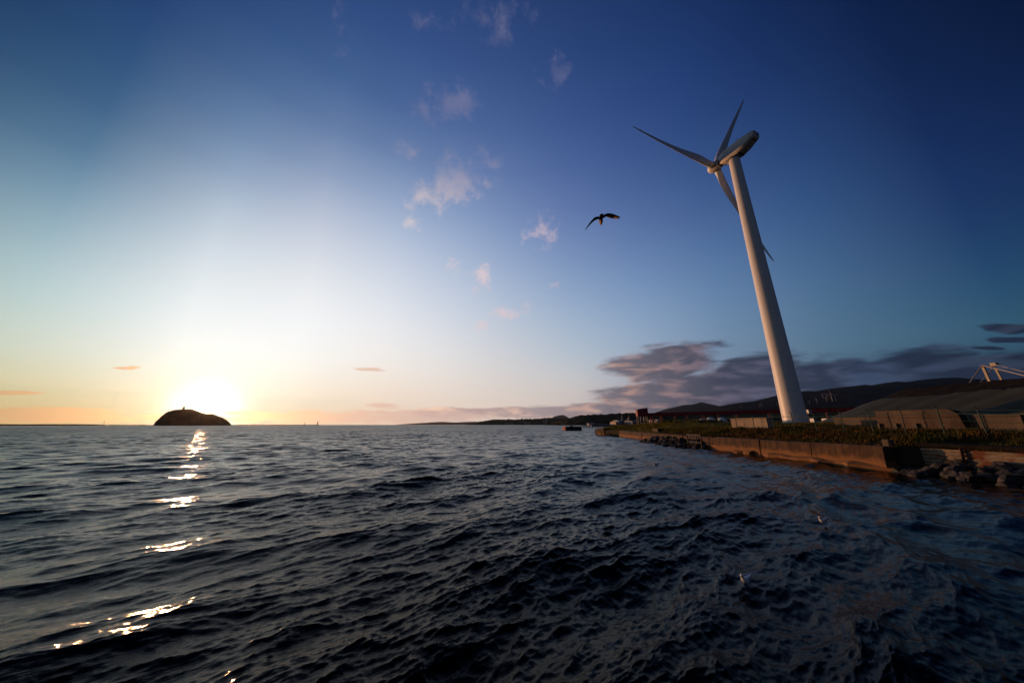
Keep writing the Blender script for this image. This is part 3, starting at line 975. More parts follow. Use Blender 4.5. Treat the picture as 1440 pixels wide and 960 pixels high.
# ------------------------------------------------------------------ the wind turbine
def build_turbine():
    D, AZ = 86.0, R(41.9)
    T = Vector((D * math.sin(AZ), D * math.cos(AZ), 0))
    zg = land_z(T.x, T.y)
    ZH = 70.96
    t = empty('wind_turbine', (T.x, T.y, zg), 'tall white three bladed wind turbine towering over the grassy shore', 'wind turbine')
    phi, tilt, ov = -0.373, 0.064, 4.66
    ax = Vector((math.sin(phi) * math.cos(tilt), math.cos(phi) * math.cos(tilt), math.sin(tilt)))
    sd = Vector((math.cos(phi), -math.sin(phi), 0))
    up = sd.cross(ax)
    if up.z < 0:
        up = -up
    # tower in three bolted lengths, drawn as one shell with thin flanges
    def ring(z, r_, n=64):
        return [(T.x + r_ * math.cos(2 * math.pi * i / n), T.y + r_ * math.sin(2 * math.pi * i / n), z) for i in range(n)]
    zt = ZH - 1.75
    rad = lambda z: 2.02 + (1.18 - 2.02) * ((z - zg) / (zt - zg)) ** 0.92 if z > zg else 2.02
    mb = MB()
    zs = [zg - 0.5 + 0.001, zg] + [zg + (zt - zg) * i / 24 for i in range(1, 25)]
    mb.loft([ring(z, rad(z)) for z in zs])
    tw = mb.build('tower', M['white_paint'], t); auto_smooth(tw, 40)
    for f in (0.30, 0.64):
        z = zg + (zt - zg) * f
        fl = MB().loft([ring(z - 0.07, rad(z) + 0.03), ring(z + 0.07, rad(z) + 0.03)]).build('flange', M['white_paint'], tw)
        auto_smooth(fl)
    ft = MB().loft([ring(zg - 0.6, 3.6), ring(zg + 0.12, 3.6), ring(zg + 0.16, 3.5)]).build('foundation', M['slab'], t)
    # door on the seaward side
    dr = MB()
    ca = math.atan2(-1, -0.15)
    u_ = Vector((math.cos(ca), math.sin(ca), 0)); s_ = Vector((-u_.y, u_.x, 0))
    pts = []
    for q in (1.98, 2.06):
        c_ = T + u_ * q
        pts.append([c_ + s_ * a_ + Vector((0, 0, zg + h_)) for a_, h_ in ((-0.45, 0.5), (0.45, 0.5), (0.45, 2.3), (0.25, 2.6), (-0.25, 2.6), (-0.45, 2.3))])
    dr.loft(pts).build('door', M['white_paint'], t)
    C = T + Vector((0, 0, ZH))                      # where rotor axis meets the tower axis
    # nacelle: lofted along the rotor axis, flat floor that rises to the rear
    def sect(q, w, h_top, h_bot, ch):
        o_ = C + ax * q
        prof = [(-w + ch, -h_bot), (w - ch, -h_bot), (w, -h_bot + ch), (w, h_top - ch), (w - ch, h_top), (-w + ch, h_top), (-w, h_top - ch), (-w, -h_bot + ch)]
        return [o_ + sd * a_ + up * b_ for a_, b_ in prof]
    mb = MB()
    mb.loft([sect(3.0, 1.05, 1.1, 0.9, 0.45), sect(2.4, 1.40, 1.4, 1.15, 0.5), sect(1.2, 1.55, 1.6, 1.45, 0.45), sect(-1.6, 1.6, 1.75, 1.75, 0.4),
             sect(-3.4, 1.55, 1.75, 1.25, 0.4), sect(-5.3, 1.35, 1.65, 0.35, 0.4), sect(-5.7, 1.15, 1.5, 0.15, 0.35)])
    nac = mb.build('nacelle', M['white_paint'], t); auto_smooth(nac, 28)
    # dark panel painting the underside's shade (follows the rising floor), vents and louvre at the rear, mast on top
    mb = MB()
    def under(q, w, hb, dz):
        o_ = C + ax * q
        return [o_ + sd * w - up * (hb + dz), o_ - sd * w - up * (hb + dz)]
    a0, a1 = under(-1.75, 1.2, 1.73, 0.02), under(-5.25, 0.96, 0.375, 0.02)
    b0, b1 = under(-1.75, 1.2, 1.73, -0.06), under(-5.25, 0.96, 0.375, -0.06)
    mb.hexa([a0[0], a0[1], a1[1], a1[0], b0[0], b0[1], b1[1], b1[0]])
    mb.build('floor_shade_panel', M['grey_under'], nac)
    for s__ in (-0.55, 0.55):
        o_ = C - ax * 5.69 + sd * s__ + up * 1.02
        MB().bar(o_, o_ - ax * 0.06, 0.27, 20).build('vent', M['dark_rubber'], nac)
    mb = MB()
    for i in range(5):
        o_ = C - ax * 5.62 + sd * (-0.5 + 0.25 * i) + up * 0.42
        mb.beam(o_, o_ - ax * 0.12, 0.13, 0.42, up)
    mb.build('louvre', M['dark_rubber'], nac)
    mb = MB()
    o_ = C - ax * 1.9 + up * 1.72 - sd * 0.9
    mb.bar(o_, o_ + up * 0.9, 0.05, 6); mb.bar(o_ + up * 0.75 - ax * 0.25, o_ + up * 0.75 + ax * 0.25, 0.04, 6)
    mb.build('wind_vane', M['grey_under'], nac)
    mb = MB()
    mb.loft([[C + Vector((1.28 * math.cos(a_), 1.28 * math.sin(a_), zz)) for a_ in [2 * math.pi * i / 40 for i in range(40)]] for zz in (-1.95, -1.55)])
    mb.build('yaw_ring', M['grey_under'], t)
    # rotor
    H_ = C + ax * ov
    def circ(q, r_, n=36):
        return [H_ + ax * q + r_ * (math.cos(2 * math.pi * i / n) * sd + math.sin(2 * math.pi * i / n) * up) for i in range(n)]
    mb = MB()
    mb.loft([circ(-1.35, 1.15), circ(-1.1, 1.3), circ(0.7, 1.3), circ(1.15, 1.2), circ(1.5, 1.0), circ(1.8, 0.7), circ(1.95, 0.4), circ(2.0, 0.1)])
    hub = mb.build('hub', M['white_paint'], t); auto_smooth(hub, 50)
    MB().loft([circ(-1.75, 1.05), circ(-1.36, 1.05)]).build('hub_seal', M['dark_rubber'], t)
    Rb = 30.4
    for b in range(3):
        th = math.pi + 0.037 + b * 2 * math.pi / 3
        # the fit measured angles in the frame (sd, sd x ax)
        e = math.cos(th) * sd + math.sin(th) * sd.cross(ax)
        tn = e.cross(ax).normalized()
        rings = []
        stations = [(1.15, 1.55, 1.0), (2.0, 1.57, 0.98), (2.8, 1.95, 0.78), (3.8, 2.55, 0.52), (5.2, 2.9, 0.36), (7.0, 2.8, 0.29), (9.4, 2.5, 0.25), (12.5, 1.98, 0.22), (16, 1.6, 0.20), (20, 1.28, 0.18), (24, 0.98, 0.17), (27, 0.76, 0.16), (29.2, 0.52, 0.16), (30.1, 0.30, 0.16), (Rb, 0.08, 0.2)]
        for r_, ch, tk in stations:
            f = r_ / Rb
            tw_ = R(8 * (1 - f) ** 2 - 9)
            cdir = math.cos(tw_) * tn + math.sin(tw_) * ax
            ndir = -math.sin(tw_) * tn + math.cos(tw_) * ax
            o_ = H_ + e * r_ - ax * 1.81 * f ** 2
            pr = []
            rnd = max(0.0, min(1.0, (tk - 0.3) / 0.7))
            for i in range(24):
                a_ = 2 * math.pi * i / 24
                xc = 0.5 * math.cos(a_)
                yc = 0.5 * tk * math.sin(a_) * (1 if rnd > 0.95 else (1 - (1 - rnd) * (0.5 - xc) * 0.75))
                pr.append(o_ + cdir * (xc + 0.18 * (rnd - 1)) * ch + ndir * yc * ch)
            rings.append(pr)
        mb = MB(); mb.loft(rings)
        bl = mb.build('blade', M['blade'], t); auto_smooth(bl, 60)
        mb = MB()
        rr = []
        for q, r2 in ((1.18, 0.86), (1.40, 0.86), (1.43, 0.80)):
            rr.append([H_ + e * q + r2 * (math.cos(2 * math.pi * i / 28) * tn + math.sin(2 * math.pi * i / 28) * ax) for i in range(28)])
        mb.loft(rr).build('blade_collar', M['dark_rubber'], bl)


build_turbine()

# service cabinet and lamp post by the turbine foot
p = at(1118.5, 594, 66)
cb = empty('service_cabinet', (p.x, 66, 2.6), 'small dark cabinet standing in grass before the turbine foot', 'cabinet')
MB().box(p.x - 0.45, 65.6, 2.4, p.x + 0.45, 66.2, 3.85).build('cabinet_body', M['black_steel'], cb)
MB().box(p.x - 0.52, 65.5, 3.855, p.x + 0.52, 66.3, 3.93).build('cabinet_roof', M['grey_under'], cb)
p = at(1139.0, 594, 58)
lp = empty('lamp_post', (p.x, 58, 2.6), 'thin brown post with a pale lamp box right of the turbine foot', 'post')
MB().bar((p.x, 58, 2.3), (p.x, 58, 5.35), 0.07, 8).build('pole', M['galv'], lp)
MB().box(p.x - 0.05, 57.7, 5.0, p.x + 0.62, 58.1, 5.65).build('lamp_box', M['white_body'], lp)


# ------------------------------------------------------------------ covered heap and crane behind
def build_heap():
    xr, yn, hr = 88.0, 66.0, 7.9
    def hz(x, y, lift=0.0):
        dx = abs(x - xr); dy = max(0.0, y - yn)
        d = math.hypot(dx, dy)
        top = hr + 0.75 * math.sin((yn - min(y, yn)) * 0.045) + 0.25 * math.sin(y * 0.21)
        slope = top / 17.5
        z = top - slope * max(0, d - 2.0) * (19.5 / 17.5) * 0.9
        z += 0.10 * math.sin(x * 1.1 + y * 0.6) * math.sin(y * 0.9 - x * 0.4)
        return 2.5 + z + lift
    def sheet(name, sel, lift, m, nx=64, ny=150):
        xs = np.linspace(xr - 20, xr + 20, nx); ys = np.linspace(-40, yn + 20, ny)
        mb = MB(); ids = {}
        for j, y in enumerate(ys):
            for i, x in enumerate(xs):
                ids[i, j] = len(mb.v); mb.v.append((float(x), float(y), hz(float(x), float(y), lift)))
        for j in range(ny - 1):
            for i in range(nx - 1):
                if sel(float(xs[i] + xs[i + 1]) / 2, float(ys[j] + ys[j + 1]) / 2):
                    mb.f.append((ids[i, j], ids[i + 1, j], ids[i + 1, j + 1], ids[i, j + 1]))
        o = mb.build(name, m, None, True)
        bm = bmesh.new(); bm.from_mesh(o.data)
        bmesh.ops.delete(bm, geom=[v for v in bm.verts if not v.link_faces], context='VERTS')
        bm.to_mesh(o.data); bm.free()
        return o
    o = sheet('stockpile', lambda x, y: hz(x, y) > 1.6, 0.0, M['coal'])
    tag(o, 'long dark stockpile ridge with a steep end behind the pale wall', 'stockpile')
    def low(x, y):
        z = hz(x, y)
        lim = 8.3 + 0.12 * math.sin(y * 0.5) + 0.08 * math.sin(y * 1.7) + 0.02 * (yn - y)
        return 1.6 < z < lim and x < xr + 6
    o = sheet('cover_sheet', low, 0.14, M['tarp'], 130, 300)
    s = o.modifiers.new('thick', 'SOLIDIFY'); s.thickness = 0.03
    tag(o, 'dull olive sheeting spread over the lower slope of the dark stockpile', 'tarpaulin')


build_heap()


def build_crane():
    Y = 92.0
    P = lambda x, y, Yq=Y: at(x, y, Yq)
    t = empty('gantry_crane', (P(1388, 560).x, Y, 3), 'cream steel crane mast with stays rising behind the dark stockpile', 'crane')
    a0, a1 = P(1381.5, 513.5), P(1391, 534)
    b0, b1 = P(1399.5, 516.5, Y + 3), P(1407.5, 531.5, Y + 3)
    def down(p, q):                                   # carry a mast on down to the ground
        d = (q - p).normalized()
        return p + d * ((p.z - 3.0) / -d.z)
    MB().beam(a0, down(a0, a1), 0.5, 0.5, (0, 1, 0)).build('mast', M['white_steel'], t)
    MB().beam(b0, down(b0, b1), 0.42, 0.42, (0, 1, 0)).build('mast', M['white_steel'], t)
    hd = P(1398.5, 512.3, Y + 3)
    MB().box(hd.x - 0.6, hd.y - 0.6, hd.z - 0.5, hd.x + 0.6, hd.y + 0.6, hd.z + 0.5).build('sheave_head', M['white_steel'], t)
    for p, q, r_ in ((a0, P(1364, 537.5), 0.14), (P(1396, 517.5, Y + 3), P(1381, 535, Y + 3), 0.12)):
        MB().bar(p, down(p, q), r_, 8).build('back_stay', M['white_steel'], t)
    for p, q, r_ in ((a0, P(1444, 528.8, Y - 14), 0.15), (hd, P(1448, 524.5, Y - 10), 0.11)):
        MB().bar(p, p + (q - p) * 1.25, r_, 8).build('fore_stay', M['white_steel'], t)
    MB().bar(a0, b0, 0.12, 8).build('cross_tie', M['white_steel'], t)


build_crane()


# ------------------------------------------------------------------ red conveyor
def build_conveyor():
    tA, tB = at(911.5, 579.5, 300), at(1262, 572.4, 186)
    zt = 13.5
    A, B = Vector((tA.x, 300, zt)), Vector((tB.x, 186, zt))
    t = empty('conveyor_gallery', (A.x, A.y, 3), 'long dark red conveyor gallery carried on orange red trestles', 'conveyor')
    d = (B - A).normalized(); s = Vector((-d.y, d.x, 0))
    g = MB().beam(A - Vector((0, 0, 1.3)), B - Vector((0, 0, 1.3)), 3.4, 2.6).build('gallery', M['red'], t)
    rf = MB().beam(A + Vector((0, 0, 0.08)), B + Vector((0, 0, 0.08)), 3.9, 0.14).build('roof', M['black_steel'], t)
    mb = MB()
    L = (B - A).length
    n = 46
    for i in range(n + 1):
        p = A + d * (L * i / n)
        for sg in (-1, 1):
            q = p + s * sg * 1.78
            mb.beam(q - Vector((0, 0, 2.7)), q - Vector((0, 0, 0.02)), 0.14, 0.14, d)
    mb.build('wall_ribs', M['black_steel'], t)
    for px in (916, 930, 949.5, 966, 989.5, 1010.5, 1037, 1082, 1122, 1164, 1192, 1197, 1221, 1250):
        r = ray(px, 588)
        # where that bearing crosses the gallery
        k_ = r[0] / r[1]
        u = (k_ * A.y - A.x) / (d.x - k_ * d.y)
        p = A + d * u
        mb = MB()
        for sg in (-1, 1):
            a_ = p + s * sg * 1.5 - Vector((0, 0, 2.62))
            b_ = Vector((p.x, p.y, 2.0)) + s * sg * 2.6
            mb.beam(a_, b_, 0.75, 0.75, d)
        for zz in (0.35, 0.7):
            c = 1.5 + 1.1 * zz
            q = Vector((p.x, p.y, zt - 2.62 - (zt - 4.62) * zz))
            mb.beam(q + s * c, q - s * c, 0.3, 0.3)
        mb.build('trestle', M['red_leg'], t)
    # transfer tower at the seaward end
    Y = 300
    h = empty('transfer_tower', (at(903, 595, Y).x, Y, 2), 'dark red box tower on black legs at the seaward conveyor end', 'tower')
    x0, x1 = at(896.5, 580, Y).x, at(911.3, 580, Y).x
    zb, z1, z0 = at(903, 585, Y).z, at(911, 573.6, Y).z, at(896.5, 575.8, Y).z
    yb = Y + 4.5
    MB().hexa([(x0, Y, zb), (x1, Y, zb), (x1, yb, zb), (x0, yb, zb), (x0, Y, z0), (x1, Y, z1), (x1, yb, z1), (x0, yb, z0)]).build('cabin', M['red'], h)
    MB().hexa([(x0 - 0.4, Y - 0.4, z0 + 0.02), (x1 + 0.4, Y - 0.4, z1 + 0.05), (x1 + 0.4, yb + 0.4, z1 + 0.05), (x0 - 0.4, yb + 0.4, z0 + 0.02),
               (x0 - 0.4, Y - 0.4, z0 + 0.32), (x1 + 0.4, Y - 0.4, z1 + 0.35), (x1 + 0.4, yb + 0.4, z1 + 0.35), (x0 - 0.4, yb + 0.4, z0 + 0.32)]).build('roof', M['black_steel'], h)
    for xx in (x0 + 0.6, x1 - 0.6):
        for yy in (Y + 0.6, yb - 0.6):
            MB().beam((xx, yy, -1), (xx, yy, zb), 0.8, 0.8, (0, 1, 0)).build('leg', M['black_steel'], h)
    mb = MB()
    for yy in (Y + 0.6, yb - 0.6):
        mb.beam((x0 + 0.6, yy, 5.6), (x1 - 0.6, yy, 5.6), 0.6, 0.8)
    mb.build('tie_beam', M['black_steel'], h)
    q0, q1 = at(913, 584.5, Y - 6), at(928, 596, Y - 14)
    MB().beam(q0, q1, 1.2, 0.7).build('stair', M['red'], h)


build_conveyor()


# ------------------------------------------------------------------ plant, tents, vehicles behind the shore
def shed(name, px0, px1, ptop, Y, depth, m, label, cat, pbot=597.5, roof=None, parts=True):
    a, b = at(px0, ptop, Y), at(px1, ptop, Y)
    z0 = 1.0
    t = empty(name, ((a.x + b.x) / 2, Y, z0), label, cat)
    MB().box(a.x, Y, z0, b.x, Y + depth, a.z).build('wall', m, t)
    w_ = (b.x - a.x)
    e = 0.04 * w_
    h = 0.10 * (a.z - z0) + 0.3
    MB().hexa([(a.x - e, Y - e, a.z + .01), (b.x + e, Y - e, a.z + .01), (b.x + e, Y + depth + e, a.z + .01), (a.x - e, Y + depth + e, a.z + .01),
               (a.x - e, Y + depth * .4, a.z + h), (b.x + e, Y + depth * .4, a.z + h), (b.x + e, Y + depth * .6, a.z + h), (a.x - e, Y + depth * .6, a.z + h)]).build('roof', roof or m, t)
    return t


def silo(px, half, ptop, Y, m, label, cat='tower', name='process_tower', r2=None, mid=None):
    a, b = at(px - half, ptop, Y), at(px + half, ptop, Y)
    r = (b.x - a.x) / 2
    c = (a.x + b.x) / 2
    t = empty(name, (c, Y, 1), label, cat)
    n = 16
    def rg(z, rr):
        return [(c + rr * math.cos(2 * math.pi * i / n), Y + rr * math.sin(2 * math.pi * i / n), z) for i in range(n)]
    zt = a.z
    if mid:
        zm = at(px, mid, Y).z
        MB().loft([rg(1, r2 * r), rg(zm, r2 * r), rg(zm + r * .6, r)]).build('lower_stage', m, t)
        MB().loft([rg(zm + r * .6 + .02, r), rg(zt - r * .5, r), rg(zt, r * .6)]).build('stack', m, t)
    else:
        MB().loft([rg(1, r * 1.05), rg(zt - r * .5, r), rg(zt, r * .55)]).build('shell', m, t)
        MB().loft([rg((zt) * .55, r * 1.25), rg(zt * .55 + .5, r * 1.25)]).build('gallery_ring', M['black_steel'], t)
    return t


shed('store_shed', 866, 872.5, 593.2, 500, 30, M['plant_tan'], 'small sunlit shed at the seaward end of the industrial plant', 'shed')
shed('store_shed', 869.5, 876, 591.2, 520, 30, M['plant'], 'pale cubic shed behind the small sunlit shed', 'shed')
shed('plant_hall', 874, 889, 591.6, 530, 40, M['plant'], 'grey low hall between the two thin process towers', 'building')
shed('plant_hall', 889, 900, 592.2, 480, 40, M['plant'], 'grey low hall just before the red transfer tower', 'building')
silo(875, 1.1, 583.2, 540, M['plant'], 'thin grey process tower, seaward one of the pair', mid=590, r2=2.0)
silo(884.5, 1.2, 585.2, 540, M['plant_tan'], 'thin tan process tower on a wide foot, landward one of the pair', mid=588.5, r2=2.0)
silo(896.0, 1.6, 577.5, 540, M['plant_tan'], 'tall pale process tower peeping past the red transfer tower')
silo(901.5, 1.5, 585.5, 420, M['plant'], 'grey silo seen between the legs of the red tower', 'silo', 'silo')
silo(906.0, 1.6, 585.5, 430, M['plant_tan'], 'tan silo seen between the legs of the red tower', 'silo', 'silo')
shed('tent_hall', 919, 925, 591.0, 420, 20, M['plant'], 'pale bluish tent hall behind the first conveyor trestle', 'tent')
shed('tent_hall', 924.5, 929.5, 590.2, 410, 20, M['plant'], 'pale bluish tent hall behind the second conveyor trestle', 'tent')
shed('far_barrier', 832, 866, 597.0, 420, 3, M['plant'], 'long low grey quay wall on the water before the plant', 'quay wall')


def dome(px, half, ptop, Y, label):
    a, b = at(px - half, ptop, Y), at(px + half, ptop, Y)
    r = (b.x - a.x) / 2; c = (a.x + b.x) / 2
    z0 = 2.2; h = a.z - z0
    t = empty('membrane_dome', (c, Y, z0), label, 'dome')
    n = 28
    rings = []
    for j in range(9):
        f = math.pi / 2 * j / 8
        rr = r * math.cos(f) ** 0.8 + 0.02
        rings.append([(c + rr * math.cos(2 * math.pi * i / n), Y + rr * math.sin(2 * math.pi * i / n), z0 + 1.2 + (h - 1.2) * math.sin(f)) for i in range(n)])
    o = MB().loft(rings).build('cover', M['membrane'], t); auto_smooth(o, 50)
    MB().loft([[(c + r * 1.02 * math.cos(2 * math.pi * i / n), Y + r * 1.02 * math.sin(2 * math.pi * i / n), z) for i in range(n)] for z in (z0 - 1, z0 + 1.19)]).build('ring_wall', M['plant'], t)


dome(998.5, 6.5, 586.6, 190, 'pale rounded membrane dome beside the dark bushes')
dome(1014.5, 6.5, 586.8, 185, 'pale rounded membrane dome nearer the concrete slab')
dome(987, 4.5, 588.0, 215, 'pale rounded membrane dome half hidden by the bush')


def vehicle(px0, px1, ptop, Y, label):
    a, b = at(px0, ptop, Y), at(px1, ptop, Y)
    L = b.x - a.x
    z0 = land_z(a.x, Y)
    t = empty('parked_van', ((a.x + b.x) / 2, Y, z0), label, 'van', 'vans parked behind the turbine')
    x0, x1 = a.x, b.x
    h = max(a.z - z0, 1.8)
    prof = [(x0, .35), (x1, .35), (x1, h * .55), (x1 - L * .12, h * .6), (x1 - L * .22, h), (x0 + .1, h), (x0, h - .1)]
    MB().loft([[(x, Y - .9, z0 + z) for x, z in prof], [(x, Y + .9, z0 + z) for x, z in prof]]).build('body', M['white_body'], t)
    MB().box(x0 + L * .35, Y - .93, z0 + h * .6, x1 - L * .25, Y - .905, z0 + h * .9).build('window', M['glass'], t)
    for xx in (x0 + L * .2, x1 - L * .2):
        for yy in (Y - .8, Y + .8):
            MB().bar((xx, yy - .12, z0 + .34), (xx, yy + .12, z0 + .34), .34, 14).build('wheel', M['tyre'], t)


vehicle(1158.5, 1166, 588.0, 105, 'white van parked by the red trestle behind the turbine')
vehicle(1140.8, 1146, 588.0, 100, 'grey white van parked just right of the turbine foot')
vehicle(1174.5, 1178.5, 588.0, 110, 'small white van parked left of the low pale wall')

# jetty and block in the harbour mouth
A, B = at(793.3, 604.6, 172), at(817.3, 604.6, 168)
ca = empty('harbour_caisson', (A.x, 170, 0), 'dark low caisson standing in the water off the point, one end lit', 'caisson')
MB().box(A.x, 166.5, -1, B.x, 176, 2.05).build('body', M['black_steel'], ca)
for i in range(4):
    x = A.x - 0.25
    MB().box(x, 167 + i * 2.3, -0.5, A.x - 0.005, 168 + i * 2.3, 1.9 + (0.2 if i == 1 else 0)).build('lit_end_piece', M['red_leg'], ca)  # orange pieces paint the low sun on the caisson's end
MB().box(A.x + 3, 170, 2.055, A.x + 4.4, 172, 2.5).build('bollard', M['black_steel'], ca)
A, B = at(817, 599, 310), at(905, 597.6, 330)
je = empty('jetty', (A.x, 310, 0), 'thin dark jetty on piles running from the plant over the water', 'jetty')
MB().beam((A.x, 310, 1.35), (B.x, 330, 1.35), 4, 0.55).build('deck', M['black_steel'], je)
mb = MB()
for i in range(24):
    p = Vector((A.x, 310, 1.1)).lerp(Vector((B.x, 330, 1.1)), i / 23)
    for s__ in (-1.4, 1.4):
        mb.bar((p.x, p.y + s__, -1), (p.x, p.y + s__, 1.1), 0.28, 8)
mb.build('pile_row', M['black_steel'], je)
mb = MB()
mb.bar((A.x, 308.2, 2.5), (B.x, 328.2, 2.5), 0.06, 6)
for i in range(40):
    p = Vector((A.x, 308.2, 1.6)).lerp(Vector((B.x, 328.2, 1.6)), i / 39)
    mb.bar(p, p + Vector((0, 0, 0.9)), 0.05, 5)
mb.build('handrail', M['galv'], je)


# ------------------------------------------------------------------ far hills, mountains, island
def ridge(name, prof, Y, front, back, m, seed, rough=1.0, sub=6, tree=0.0, zb=-4.0):
    """a range whose skyline runs through spots of the photograph, Y metres ahead, falling to a foot in front and behind"""
    rg = np.random.default_rng(seed)
    px = np.array([p[0] for p in prof], float); py = np.array([p[1] for p in prof], float)
    n = (len(prof) - 1) * sub * 2 + 1
    xs = np.linspace(px[0], px[-1], n)
    ysk = np.interp(xs, px, py)
    mb = MB(); rings = []
    rows = 16
    ph = rg.random(12) * 6.28
    for i in range(n):
        p = at(xs[i], ysk[i], Y)
        zt = p.z + (tree * rg.random() if tree else 0)
        col = []
        for j in range(rows + 1):
            f = j / rows
            if f <= 0.62:
                g = f / 0.62
                yy = Y - front * (1 - g)
                hgt = g ** 1.15
            else:
                g = (f - 0.62) / 0.38
                yy = Y + back * g
                hgt = 1 - g ** 1.3
            bump = 0
            if 0 < hgt < 1 and f < 0.62:
                u = p.x / (front * 0.22)
                bump = 0.10 * rough * (math.sin(u + ph[0] + 3 * g) + 0.6 * math.sin(2.3 * u + ph[1] - 4 * g) + 0.35 * math.sin(5.1 * u + ph[2] + 7 * g)) * math.sin(math.pi * g)
            k_ = yy / Y
            col.append((p.x * (0.35 + 0.65 * k_) if rough < 0 else p.x, yy, zb + (zt - zb) * min(max(hgt + bump, 0), 1.0) + (tree * 0.8 * rg.random() if tree and 0 < hgt < 1 else 0)))
        rings.append(col)
    mb.loft(rings, cap=False, close=False)
    o = mb.build(name, m, None, True)
    tag(o, kind='structure')
    return o


far_mtn = ridge('mountain', [(894, 594), (912, 583), (927, 578), (940, 574), (952, 571.5), (962, 569), (973, 568.5), (980, 567), (986.4, 564.8), (992, 567.5), (1000, 570), (1006, 571), (1020, 571.5), (1036, 577), (1060, 590)], 8000, 2500, 1200, M['mountain'], 1)
near_mtn = ridge('mountain', [(985, 590), (1000, 576), (1010, 571.5), (1030, 567.5), (1045, 565.3), (1061, 563.7), (1076, 560), (1092, 556), (1112, 552.5), (1130, 549.7), (1137, 549), (1147, 550), (1168, 546), (1190, 543.5), (1214, 540.8), (1219, 540), (1227, 541.4), (1245, 538), (1265, 535.6), (1277, 536.6), (1300, 533.2), (1327, 530.6), (1348, 530), (1365, 531.5), (1380, 533), (1410, 537), (1450, 545), (1490, 556)], 5200, 2400, 2000, M['mountain'], 2)
ridge('mountain', [(768, 592), (776, 587.5), (780, 585.2), (786, 583.8), (791.5, 583), (796, 584.6), (799.5, 587), (806, 591)], 8700, 1200, 600, M['mountain'], 3)
ridge('mountain', [(560, 596.5), (590, 594.6), (620, 592.8), (640, 593.6), (668, 592.5), (690, 594.5), (720, 595.5)], 8900, 600, 500, M['mountain'], 8)
ridge('headland', [(666, 597), (675, 593.8), (684, 592.2), (692, 590.9), (710, 590.4), (732, 590.2), (748, 589.7), (759, 589.2), (774, 588.2), (785, 588.8), (793, 589.2), (806, 590), (820, 592), (840, 594)], 3300, 500, 900, M['forest'], 4, tree=9, sub=9)
ridge('headland', [(786, 596.5), (794, 592.5), (802, 588.8), (813, 585.6), (826, 584.4), (839, 583.9), (856, 582.8), (875, 582.4), (895, 581.6), (915, 581.8), (940, 582.5), (970, 583), (1000, 581.5), (1040, 580), (1080, 580.5), (1130, 576.5), (1180, 573.5), (1230, 571.5), (1300, 570), (1380, 569)], 1500, 300, 900, M['forest'], 5, tree=5, sub=9)
# low flat shore under the hills
mb = MB()
q = [at(690, 597.3, 2800), at(830, 597, 2400), at(900, 596.5, 1250), at(1300, 596, 1150), at(1420, 596, 900)]
front = [(p.x, p.y - 60, 1.5) for p in q]; back = [(p.x * 1.25, p.y * 1.35, 4) for p in q]; low = [(x, y - 3, -2) for x, y, z in front]
mb.loft([list(r_) for r_ in zip(low, front, back)], cap=False, close=False)
mb.build('far_shore', M['plain'])['kind'] = 'structure'


def build_island():
    D = 1500.0
    prof = [(216.0, 597), (219, 592.5), (223, 589), (228, 584), (233, 580.5), (238, 577.8), (246, 576), (254, 575.3), (262, 574.9), (269, 575), (275, 576.6), (283, 579.6), (291, 581.4), (299, 582.0), (306, 584.2), (313, 587), (319, 590.5), (323, 594.2), (325.5, 597)]
    c = at(270, 590, 1)
    dirv = Vector((c.x, c.y, 0)).normalized(); side = Vector((dirv.y, -dirv.x, 0))
    rg = np.random.default_rng(9)
    xs = np.linspace(prof[0][0], prof[-1][0], 110)
    ys = np.interp(xs, [p[0] for p in prof], [p[1] for p in prof])
    rings = []
    for i, (px, py) in enumerate(zip(xs, ys)):
        r = Vector(ray(px, py)); h = math.hypot(r.x, r.y)
        cosd = (r.x * dirv.x + r.y * dirv.y) / h
        dist = D / cosd
        pt = Vector((r.x / h * dist, r.y / h * dist, 0))
        z = EYE + dist * r.z / h
        edge = math.sin(math.pi * min(max(i / 109, 0.01), 0.99)) ** 0.5
        col = []
        for j in range(13):
            f = -1 + 2 * j / 12
            hz = max(0.0, 1 - abs(f) ** 2.4)
            q = pt + dirv * f * 60 * edge
            tree = 2.0 * rg.random() if 0 < hz else 0
            col.append((q.x, q.y, -2 + (z + 2) * hz + tree - (1.0 if hz else 0)))
        rings.append(col)
    o = MB().loft(rings, cap=False, close=False).build('island', M['island'], None, True)
    tag(o, kind='structure')
    p = at(258.0, 574.9, 1); k_ = D / (Vector((p.x, p.y, 0)).dot(dirv))
    b = Vector((p.x * k_, p.y * k_, EYE + (p.z - EYE) * k_))
    t = empty('lookout_tower', b, 'tiny dark tower on the crest of the small island', 'tower')
    m = M['island']
    MB().loft([[(b.x + 3.2 * math.cos(a_), b.y + 3.2 * math.sin(a_), z) for a_ in [math.pi / 4 * i for i in range(8)]] for z in (b.z - 3, b.z + 4.5)]).build('base', m, t)
    MB().loft([[(b.x + r_ * math.cos(a_), b.y + r_ * math.sin(a_), z) for a_ in [math.pi / 4 * i for i in range(8)]] for z, r_ in ((b.z + 4.52, 2.2), (b.z + 7, 1.9), (b.z + 10.5, 0.3))]).build('lantern', m, t)


build_island()


